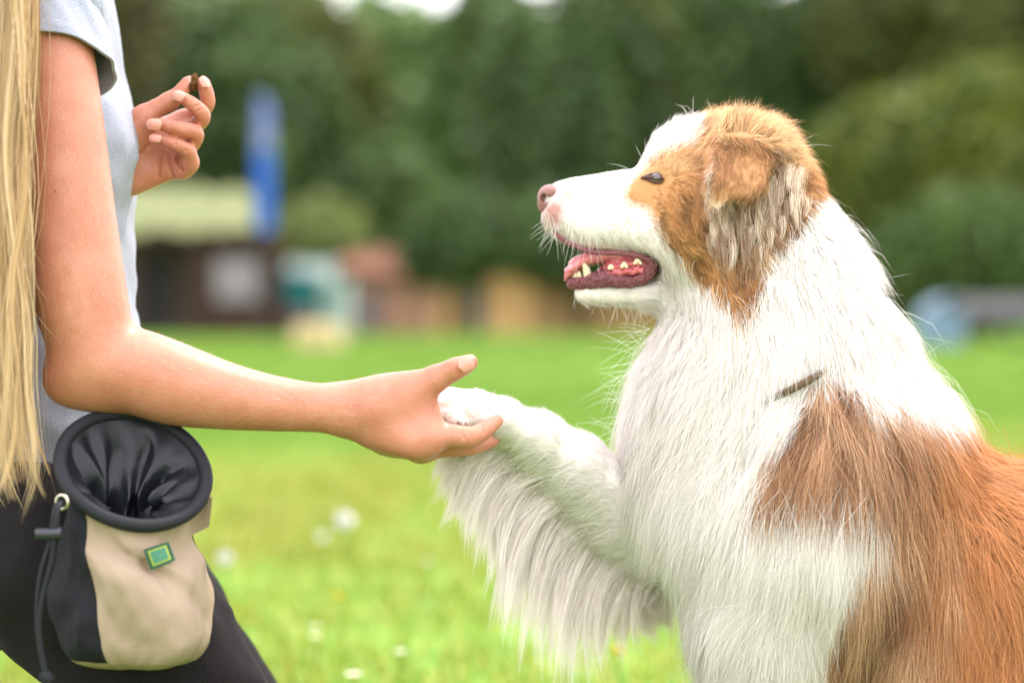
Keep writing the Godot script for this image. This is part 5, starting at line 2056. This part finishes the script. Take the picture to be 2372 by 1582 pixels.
func dog() -> void:
	var t0 := Time.get_ticks_msec()
	fur_soft.seed = 5
	fur_soft.frequency = 1.0
	fur_soft.noise_type = FastNoiseLite.TYPE_SIMPLEX
	fur_soft.fractal_type = FastNoiseLite.FRACTAL_NONE
	make_maps()
	var who := thing("dog", "white and red-brown long-haired dog sitting with one forepaw raised in a hand", "dog")
	for q in [[900, 900, 0.070], [1030, 932, 0.085], [1095, 938, 0.082], [1155, 960, 0.072], [1240, 1005, 0.045], [1330, 1065, 0.015], [1440, 1165, -0.020], [1545, 1235, -0.040]]:
		leg_axis.append(G(q[0], q[1], q[2]))
	leg_end = G(1545, 1000, 0).x
	var fh := Field.new(G(1225, 735, -0.10), G(2010, 260, 0.10), 0.0022)
	dog_head(fh)
	dog_trunk(fh)
	skin_field = fh
	var neck := G(1850, 700, 0)
	var cutp := Plane(Vector3(0, -1, 0), neck)
	var head := fh.mesh([cutp])
	var seam := G(1480, 900, 0).x
	var ft := Field.new(G(1420, 2090, -0.20), G(2860, 560, 0.20), 0.008)
	dog_head(ft)
	dog_trunk(ft)
	dog_leg(ft)
	var trunk := ft.mesh([Plane(-cutp.normal, neck - cutp.normal * 0.008), Plane(Vector3(-1, 0, 0), -seam + 0.008)])
	var fl := Field.new(G(860, 1720, -0.15), G(1510, 690, 0.15), 0.003)
	dog_head(fl)
	dog_trunk(fl)
	dog_leg(fl)
	var leg := fl.mesh([Plane(Vector3(1, 0, 0), seam), Plane(-cutp.normal, neck - cutp.normal * 0.004)])
	var all := join([head, trunk, leg])
	var cols := PackedColorArray()
	for p in (all.v as PackedVector3Array):
		var sum := Color(0, 0, 0, 0)
		for q in 8: sum += coat(p + Vector3(cos(q * PI / 4.0), sin(q * PI / 4.0), 0) * 0.0045, 0.4, 0.0)
		cols.append(sum * 0.125)
	part("body", surface(ArrayMesh.new(), all, cols), mats.dog_skin, who)
	var s := Strands.new()
	grow(s, head)
	grow(s, trunk, 2.6)
	grow(s, leg, 1.5)
	part("fur", s.mesh(), mats.fur, who).set_meta("kind", "stuff")
	s = Strands.new()
	feathers(s)
	tresses(s)
	part("feathering", s.mesh(), mats.fur, who).set_meta("kind", "stuff")
	face(who)
	# a dark cord collar, mostly lost in the ruff
	var ring := thing("dog_collar", "thin dark brown cord collar half hidden in the dog's white ruff", "collar")
	var loop := PackedVector3Array()
	var rad := PackedFloat32Array()
	var cc := V(1790, 880, MID)
	var e1 := V(2010, 768, MID) - cc
	for k in 64:
		var a := TAU * k / 64.0
		var q := cc + e1 * cos(a) + Vector3(0, 0, 0.098 * sin(a))
		var near := exp(-pow((q.x - (gap_a.x + gap_b.x) * 0.5) / 0.04, 2.0)) if q.z > MID else 0.0
		loop.append(cc + (q - cc) * (0.88 + 0.12 * near) + Vector3(0, 0, 0.0225 * near))
		rad.append(0.0033)
	part("cord", Solid.new().tube(loop, rad, 10, true).done(), mats.collar, ring)


# a lock of hair: strands that follow one bend and draw together towards the tip
func lock(s: Strands, a: Vector3, b: Vector3, c: Vector3, count: int, spread: float, w: float, c0: Color, c1: Color, out: Vector3, gather: float = 0.35) -> void:
	var dir := (c - a).normalized()
	for k in count:
		var o := Vector3(rng.randfn(), rng.randfn(), rng.randfn()) * spread
		var tip := c + o * gather + Vector3(rng.randfn(), rng.randfn(), rng.randfn()) * spread * 0.25
		var p0 := a + o
		var p1 := b + o * 0.8 + Vector3(rng.randfn(), rng.randfn(), 0) * spread * 0.2
		var last := rng.randf_range(0.72, 1.0)
		var amp := rng.randfn(0.0, spread * 0.22)
		var ph := rng.randf() * TAU
		var side := dir.cross(out).rotated(dir, rng.randf_range(-0.9, 0.9)).normalized()
		var pts := PackedVector3Array()
		for j in 7:
			var t := j / 6.0 * last
			pts.append(p0 * (1.0 - t) * (1.0 - t) + p1 * (2.0 * t * (1.0 - t)) + tip * (t * t) + side * (amp * sin(ph + t * 7.0) * t))
		var cc := c0.lerp(c1, rng.randf())
		s.add(pts, side, w * rng.randf_range(0.7, 1.3), (out + Vector3(0, 0.25, 0)).normalized(), cc, cc)


func along(list: Array, t: float) -> Vector3:
	var f := t * (list.size() - 1)
	var k := mini(int(f), list.size() - 2)
	var a: Array = list[k]
	var b: Array = list[k + 1]
	f -= k
	return Vector3(lerpf(a[0], b[0], f), lerpf(a[1], b[1], f), lerpf(a[2], b[2], f))


func feathers(s: Strands) -> void:
	# long hair under the raised leg: root line, bend, and where the tips hang
	var roots := [[1080, 1005, 0.05], [1150, 1030, 0.04], [1240, 1085, 0.022], [1330, 1155, -0.004], [1420, 1235, -0.034], [1500, 1300, -0.045], [1560, 1335, -0.05]]
	var bends := [[1040, 1040, 0.06], [1075, 1075, 0.05], [1130, 1120, 0.035], [1190, 1200, 0.01], [1270, 1290, -0.02], [1390, 1360, -0.035], [1500, 1400, -0.045]]
	var tips := [[1000, 1095, 0.06], [1040, 1210, 0.05], [1130, 1350, 0.035], [1175, 1490, 0.015], [1290, 1590, -0.015], [1420, 1540, -0.03], [1560, 1440, -0.045]]
	var cream := Color(0.88, 0.80, 0.71)
	for k in 340:
		var t := clampf(rng.randf() + rng.randfn(0.0, 0.02), 0.0, 1.0)
		var r := along(roots, t)
		var b := along(bends, t)
		var e := along(tips, t)
		var up := rng.randf()
		r += Vector3(rng.randfn(0, 14), -up * 26.0 * (0.3 + t) + rng.randfn(0, 8), rng.randfn(0, 0.011))
		b += Vector3(rng.randfn(0, 20), rng.randfn(0, 20) - up * 25.0, rng.randfn(0, 0.012))
		e = Vector3(lerpf(b.x, e.x, rng.randf_range(0.6, 1.2)) + rng.randfn(0, 26), lerpf(b.y, e.y, rng.randf_range(0.45, 1.2)), e.z + rng.randfn(0, 0.016))
		var tan_ := smoothstep(0.72, 1.0, t) * 0.5
		lock(s, G(r.x, r.y, r.z), G(b.x, b.y, b.z), G(e.x, e.y, e.z), 56, 0.0046, 0.00042, WHITE_COAT, cream.lerp(Color(0.58, 0.40, 0.20), tan_), Vector3(-0.2, 0.1, 0.97), 0.16)
	# loose wisps at the wrist
	for q in [[1075, 1040, 1020, 1075, 1003, 1100], [1085, 1050, 1040, 1110, 1030, 1212], [1100, 1060, 1060, 1090, 1010, 1060], [1120, 1090, 1075, 1160, 1035, 1200]]:
		lock(s, G(q[0], q[1], 0.06), G(q[2], q[3], 0.062), G(q[4], q[5], 0.06), 40, 0.004, 0.0005, WHITE_COAT, cream, Vector3(0, 0.1, 1), 0.8)
	# tuft of the far toes above the hand
	lock(s, G(915, 880, 0.07), G(890, 872, 0.07), G(868, 868, 0.07), 60, 0.003, 0.0005, WHITE_COAT, WHITE_COAT, Vector3(0, 0.3, 1), 0.9)


func tresses(s: Strands) -> void:
	# wavy locks hanging from under the ear
	var pale := Color(0.90, 0.76, 0.60)
	var brown := Color(0.27, 0.14, 0.075)
	for k in 64:
		var x := rng.randf_range(1632.0, 1850.0)
		var y := lerpf(450.0, 385.0, clampf((x - 1750.0) / 60.0, 0.0, 1.0)) + rng.randfn(0, 12)
		var ln := rng.randf_range(110.0, 210.0) * (1.0 - 0.35 * absf(x - 1715.0) / 130.0)
		var dz := 0.062 + rng.randfn(0, 0.004)
		var tone := rng.randf_range(0.0, 0.2) if rng.randf() < 0.45 else rng.randf_range(0.65, 1.0)
		var sw := clampf(rng.randfn(0, 22), -26.0, 26.0)
		var c0 := brown.lerp(pale, tone)
		var a := G(x, y, dz)
		var b := G(x + sw - 6.0, y + ln * 0.3, dz + 0.012)
		var c := G(x - sw * 0.5, y + ln * 0.55, dz + 0.010)
		lock(s, a, b, c, 22, 0.0021, 0.00036, c0, c0.lerp(pale, 0.25), Vector3(0, 0.1, 1), 0.85)
		lock(s, c, G(x - sw, y + ln * 0.75, dz + 0.010), G(x + sw * 0.3 + 4.0, y + ln, dz + 0.004), 22, 0.0019, 0.00036, c0, c0.lerp(pale, 0.35), Vector3(0, 0.1, 1), 0.35)
	# dark-tipped lock below, down the neck
	for k in 40:
		var x := 1692.0 + rng.randfn(0, 20)
		var y := rng.randf_range(560.0, 690.0)
		var e := minf(y + rng.randf_range(60.0, 120.0), 782.0)
		var dark := clampf((x - 1670.0) / 60.0 + rng.randfn(0, 0.25), 0.0, 1.0)
		var cc := Color(0.50, 0.25, 0.095).lerp(Color(0.17, 0.075, 0.035), dark)
		var dz := 0.060 + rng.randfn(0, 0.003)
		lock(s, G(x, y, dz), G(x + rng.randfn(0, 10), (y + e) * 0.5, dz + 0.012), G(lerpf(x, 1700.0, 0.4) + rng.randfn(0, 8), e, dz + 0.010), 18, 0.0030, 0.00036, cc, cc.lerp(Color(0.64, 0.40, 0.20), 0.6), Vector3(0, 0.1, 1), 0.3)


func skin_at(x: float, y: float) -> float:
	# how far out the near side of the head stands at a place of the picture
	var f := skin_field
	for k in 110:
		var z := 0.05 - k * 0.001
		var u := (V(x, y, z) - f.o) / f.h
		if u.x < 0 or u.y < 0 or u.z < 0 or u.x >= f.nx - 1 or u.y >= f.ny - 1 or u.z >= f.nz - 1: continue
		if f.d[(int(u.z) * f.ny + int(u.y)) * f.nx + int(u.x)] < 0.0: return z
	return MID


func bead(pts: Array, radii: Array, mat: String, called: String, who: Node3D, sides: int = 10) -> MeshInstance3D:
	var cv := Curve3D.new()
	for p in pts: cv.add_point(p)
	for k in range(1, cv.point_count - 1):
		var tan_ := (cv.get_point_position(k + 1) - cv.get_point_position(k - 1)) * 0.18
		cv.set_point_in(k, -tan_)
		cv.set_point_out(k, tan_)
	var line := PackedVector3Array()
	var rad := PackedFloat32Array()
	var n := (pts.size() - 1) * 6
	for k in n + 1:
		var f := float(k) / n * (pts.size() - 1)
		var j := mini(int(f), pts.size() - 2)
		line.append(cv.sample(j, f - j))
		rad.append(lerpf(radii[j], radii[j + 1], f - j))
	return part(called, Solid.new().tube(line, rad, sides).done(), mats[mat], who)


func face(who: Node3D) -> void:
	# nose
	var f := Field.new(M(60, 460, -0.020), M(390, 110, 0.020), 0.0008)
	f.ball(M(228, 250, 0), Vector3(0.0094, 0.0088, 0.0125), 0.004)
	f.ball(M(178, 345, 0), Vector3(0.0080, 0.0120, 0.0105), 0.008)
	for e in [-1.0, 1.0]:
		f.ball(M(255, 235, 0.006 * e), Vector3(0.0072, 0.0062, 0.0070), 0.004)
		f.ball(M(158, 290, 0.0080 * e), Vector3(0.0034, 0.0042, 0.0042), 0.002, true)
		f.cone(M(170, 300, 0.0105 * e), M(250, 300, 0.0130 * e), 0.0024, 0.0020, 0.002, Vector3.ZERO, 1.0, true)
		f.cone(M(250, 300, 0.0125 * e), M(330, 245, 0.0130 * e), 0.0020, 0.0010, 0.002, Vector3.ZERO, 1.0, true)
	part("nose", surface(ArrayMesh.new(), f.mesh()), mats.nose, who)
	# inside of the mouth, tongue
	f = Field.new(M(700, 1400, -0.045), M(1480, 800, 0.045), 0.0013)
	var zz := Vector3(0, 0, 1)
	f.cone(M(1295, 1065, 0), M(960, 1075, 0), 0.0125, 0.0110, 0.004, zz, 0.60)
	f.cone(M(960, 1100, 0), M(800, 1150, 0), 0.0100, 0.0050, 0.004, zz, 0.7)
	f.cone(M(880, 1150, 0.016), M(1250, 1120, 0.022), 0.0020, 0.0030, 0.003)
	f.cone(M(920, 1085, 0.017), M(1240, 1010, 0.022), 0.0015, 0.0020, 0.002)
	f.ripple(grain, Vector3(160, 260, 160), 0.0012)
	part("gums", surface(ArrayMesh.new(), f.mesh()), mats.gum, who)
	f = Field.new(M(360, 1260, -0.030), M(1200, 820, 0.030), 0.0010)
	var list := [[1150, 1000, 0.013, 1.0], [900, 958, 0.0145, 1.0], [740, 968, 0.016, 1.0], [610, 995, 0.0155, 1.0], [510, 1065, 0.0135, 1.0], [440, 1140, 0.009, 1.0]]
	for k in list.size() - 1:
		var a := M(list[k][0], list[k][1], 0)
		var b := M(list[k + 1][0], list[k + 1][1], 0)
		var up := (b - a).cross(zz).normalized()
		f.cone(a, b, list[k][2], list[k + 1][2], 0.002, up, 2.7)
	f.ripple(grain, Vector3(120, 60, 120), 0.0012)
	part("tongue", surface(ArrayMesh.new(), f.mesh()), mats.tongue, who)
	# lips
	f = Field.new(M(380, 1420, -0.040), M(1480, 930, 0.040), 0.0012)
	for e in [-1.0, 1.0]:
		var pts := [[468, 1268, 0.0055, 0.0040], [560, 1255, 0.0085, 0.0052], [690, 1230, 0.0115, 0.0062], [830, 1205, 0.0135, 0.0068], [980, 1225, 0.0150, 0.0058], [1130, 1240, 0.0170, 0.0048], [1270, 1205, 0.0200, 0.0046], [1350, 1130, 0.0225, 0.0042], [1385, 1050, 0.0235, 0.0034], [1350, 990, 0.0240, 0.0026]]
		for k in pts.size() - 1:
			f.cone(M(pts[k][0], pts[k][1], pts[k][2] * e), M(pts[k + 1][0], pts[k + 1][1], pts[k + 1][2] * e), pts[k][3], pts[k + 1][3], 0.003)
	f.cone(M(475, 1262, 0.006), M(475, 1262, -0.006), 0.0042, 0.0042, 0.003)
	f.ripple(grain, Vector3(330, 330, 330), 0.0016)
	f.ripple(grain, Vector3(900, 500, 500), 0.0006)
	part("lower_lip", surface(ArrayMesh.new(), f.mesh()), mats.lip, who)
	for e in [-1.0, 1.0]:
		var pts := []
		var rr := []
		for q in [[255, 665, 0.012], [330, 735, 0.0165], [420, 795, 0.0185], [560, 860, 0.0200], [700, 905, 0.0210], [900, 915, 0.0225], [1100, 925, 0.0240], [1300, 975, 0.0250], [1370, 1030, 0.0245]]:
			pts.append(M(q[0], q[1], q[2] * e))
			rr.append(0.0021)
		rr[0] = 0.0008
		rr[8] = 0.0015
		bead(pts, rr, "lip", "upper_lip", who, 8)
	# teeth
	for e in [-1.0, 1.0]:
		bead([M(648, 1190, 0.0115 * e), M(628, 1100, 0.0125 * e), M(606, 1045, 0.0128 * e), M(590, 1012, 0.0125 * e)], [0.0040, 0.0034, 0.0020, 0.0005], "tooth", "canine_tooth", who)
		for q in [[548, 1190, 0.0085, 543, 1118, 0.0025], [512, 1200, 0.0060, 506, 1128, 0.0022], [480, 1210, 0.0030, 476, 1150, 0.0018]]:
			bead([M(q[0], q[1], q[2] * e), M((q[0] + q[3]) * 0.5, (q[1] + q[4]) * 0.5, q[2] * e), M(q[3], q[4], q[2] * e)], [q[5], q[5] * 0.95, q[5] * 0.35], "tooth", "incisor_tooth", who)
		for q in [[880, 935, 1040, 1095, 0.0185], [1020, 1100, 1010, 1075, 0.0205], [1165, 1260, 955, 1035, 0.0225]]:
			var mid: float = (q[0] + q[1]) * 0.5
			bead([M(q[0], q[3], q[4] * e), M(lerpf(q[0], mid, 0.7), q[3] - 22, q[4] * e), M(mid, q[2] + 18, q[4] * e), M(lerpf(q[1], mid, 0.6), q[3] - 20, q[4] * e), M(q[1], q[3], q[4] * e)], [0.0010, 0.0022, 0.0018, 0.0020, 0.0010], "tooth", "molar_tooth", who)
	# eye: ball, dark rim, corner
	for e in [-1.0, 1.0]:
		var zs := skin_at(1510, 409)
		var dz: float = (zs - MID) * e
		var ball := SphereMesh.new()
		ball.radius = 0.0066
		ball.height = 0.0132
		ball.radial_segments = 32
		ball.rings = 16
		var eye := part("eye", ball, mats.eye, who, G(1511, 410, dz - 0.0042 * e))
		# almond of bare dark skin, pressed into the fur
		for q in [[[1471, 408], [1481, 405], [1493, 401], [1505, 400], [1516, 404], [1525, 412]], [[1471, 409], [1482, 411], [1494, 415], [1506, 418], [1517, 418], [1525, 413]]]:
			var pts := []
			for p in q:
				pts.append(G(p[0], p[1], (skin_at(p[0], p[1]) - MID) * e + 0.0012 * e))
			bead(pts, [0.0005, 0.0010, 0.0012, 0.0012, 0.0010, 0.0005], "eye_rim", "eyelid", who, 8)
		bead([G(1474, 408, (skin_at(1474, 408) - MID) * e), G(1484, 407, (skin_at(1484, 407) - MID) * e + 0.0004 * e), G(1500, 408, (skin_at(1500, 408) - MID) * e - 0.0006 * e)], [0.0006, 0.0018, 0.0026], "eye_rim", "eye_corner", who, 10)
	# pad and claws of the raised paw
	f = Field.new(G(980, 990, 0.075), G(1080, 930, 0.125), 0.001)
	f.ball(G(1010, 962, 0.102), Vector3(R(15, 0.0), R(8, 0.0), 0.006), 0.002)
	part("paw_pad", surface(ArrayMesh.new(), f.mesh()), mats.pad, who)
	for q in [[1052, 970, 1062, 978], [1070, 972, 1076, 982]]:
		bead([G(q[0], q[1], 0.106), G((q[0] + q[2]) * 0.5, (q[1] + q[3]) * 0.5 - 2.0, 0.110), G(q[2], q[3], 0.108)], [0.0016, 0.0013, 0.0003], "claw", "claw", who, 8)
	# whiskers on lips, chin and brow
	var s := Strands.new()
	for k in 30:
		var x := rng.randf_range(180.0, 760.0)
		var y := lerpf(470.0, 760.0, clampf((x - 150.0) / 560.0, 0.0, 1.0)) + rng.randf_range(-60.0, 60.0)
		var r := M(x, y, 0.0)
		r.z = maxf(skin_at((1230.0 + x / 4.9) / 1.009, (400.0 + y / 4.9) / 1.009), MID + 0.012)
		var d := Vector3(rng.randf_range(-0.35, 0.5), -1.0, rng.randf_range(0.05, 0.4)).normalized()
		whisker(s, r, d, rng.randf_range(0.018, 0.042), Vector3(rng.randfn(0, 0.25), -0.1, 0))
	for k in 26:
		var x := rng.randf_range(450.0, 1350.0)
		var r := M(x, lerpf(1360.0, 1500.0, (x - 450.0) / 900.0), rng.randf_range(-0.004, 0.010))
		whisker(s, r, Vector3(rng.randf_range(-0.5, 0.6), -1.0, rng.randf_range(-0.1, 0.3)).normalized(), rng.randf_range(0.010, 0.030), Vector3(rng.randfn(0, 0.4), 0, 0))
	for k in 16:
		var r := M(rng.randf_range(140.0, 330.0), rng.randf_range(520.0, 720.0), rng.randf_range(-0.01, 0.014))
		whisker(s, r, Vector3(-0.8, rng.randf_range(-1.0, 0.1), rng.randf_range(0.0, 0.3)).normalized(), rng.randf_range(0.010, 0.020), Vector3(0, -0.2, 0))
	whisker(s, G(1445, 388, 0.02), Vector3(-0.85, 0.45, 0.2).normalized(), 0.020, Vector3(-0.5, -0.6, 0))
	whisker(s, G(1472, 360, 0.02), Vector3(-0.4, 0.9, 0.2).normalized(), 0.013, Vector3(-0.1, 0, 0))
	# fine wisps that stand off the chest, the nape, the crown and the raised leg
	for q in [[1465, 800, 1400, 1010, -1.0, 0.15, 28], [1930, 560, 2150, 960, 0.6, 0.1, 24], [1560, 300, 1840, 345, 0.25, 1.0, 60], [1100, 905, 1390, 1040, 0.3, 0.8, 16], [1640, 1400, 1640, 1540, -1.0, -0.5, 36], [1500, 745, 1460, 800, -0.9, -0.1, 12]]:
		for k in int(q[6]):
			var t := rng.randf()
			var bow := -46.0 * sin(t * PI) if q[6] == 60 else 0.0
			var r := G(lerpf(q[0], q[2], t), lerpf(q[1], q[3], t) + bow, rng.randf_range(-0.02, 0.03))
			var d := Vector3(q[4] + rng.randfn(0, 0.3), q[5] + rng.randfn(0, 0.35), rng.randf_range(-0.1, 0.4)).normalized()
			whisker(s, r, d, rng.randf_range(0.018, 0.048) * (0.6 if q[6] == 60 or q[6] == 16 else 1.0), Vector3(rng.randfn(0, 0.5), -0.7 + rng.randfn(0, 0.4), 0))
	part("whiskers", s.mesh(), mats.fur, who).set_meta("kind", "stuff")


func whisker(s: Strands, p: Vector3, d: Vector3, l: float, bend: Vector3) -> void:
	var pts := PackedVector3Array()
	for k in 6:
		var t := k / 5.0
		pts.append(p + d * (l * t) + bend * (l * 0.4 * t * t))
	var side := d.cross(Vector3(0.1, 0.2, 1)).normalized()
	s.add(pts, side, 0.00024, Vector3(0, 0.2, 1).normalized(), Color(0.85, 0.82, 0.76), Color(0.85, 0.82, 0.76))
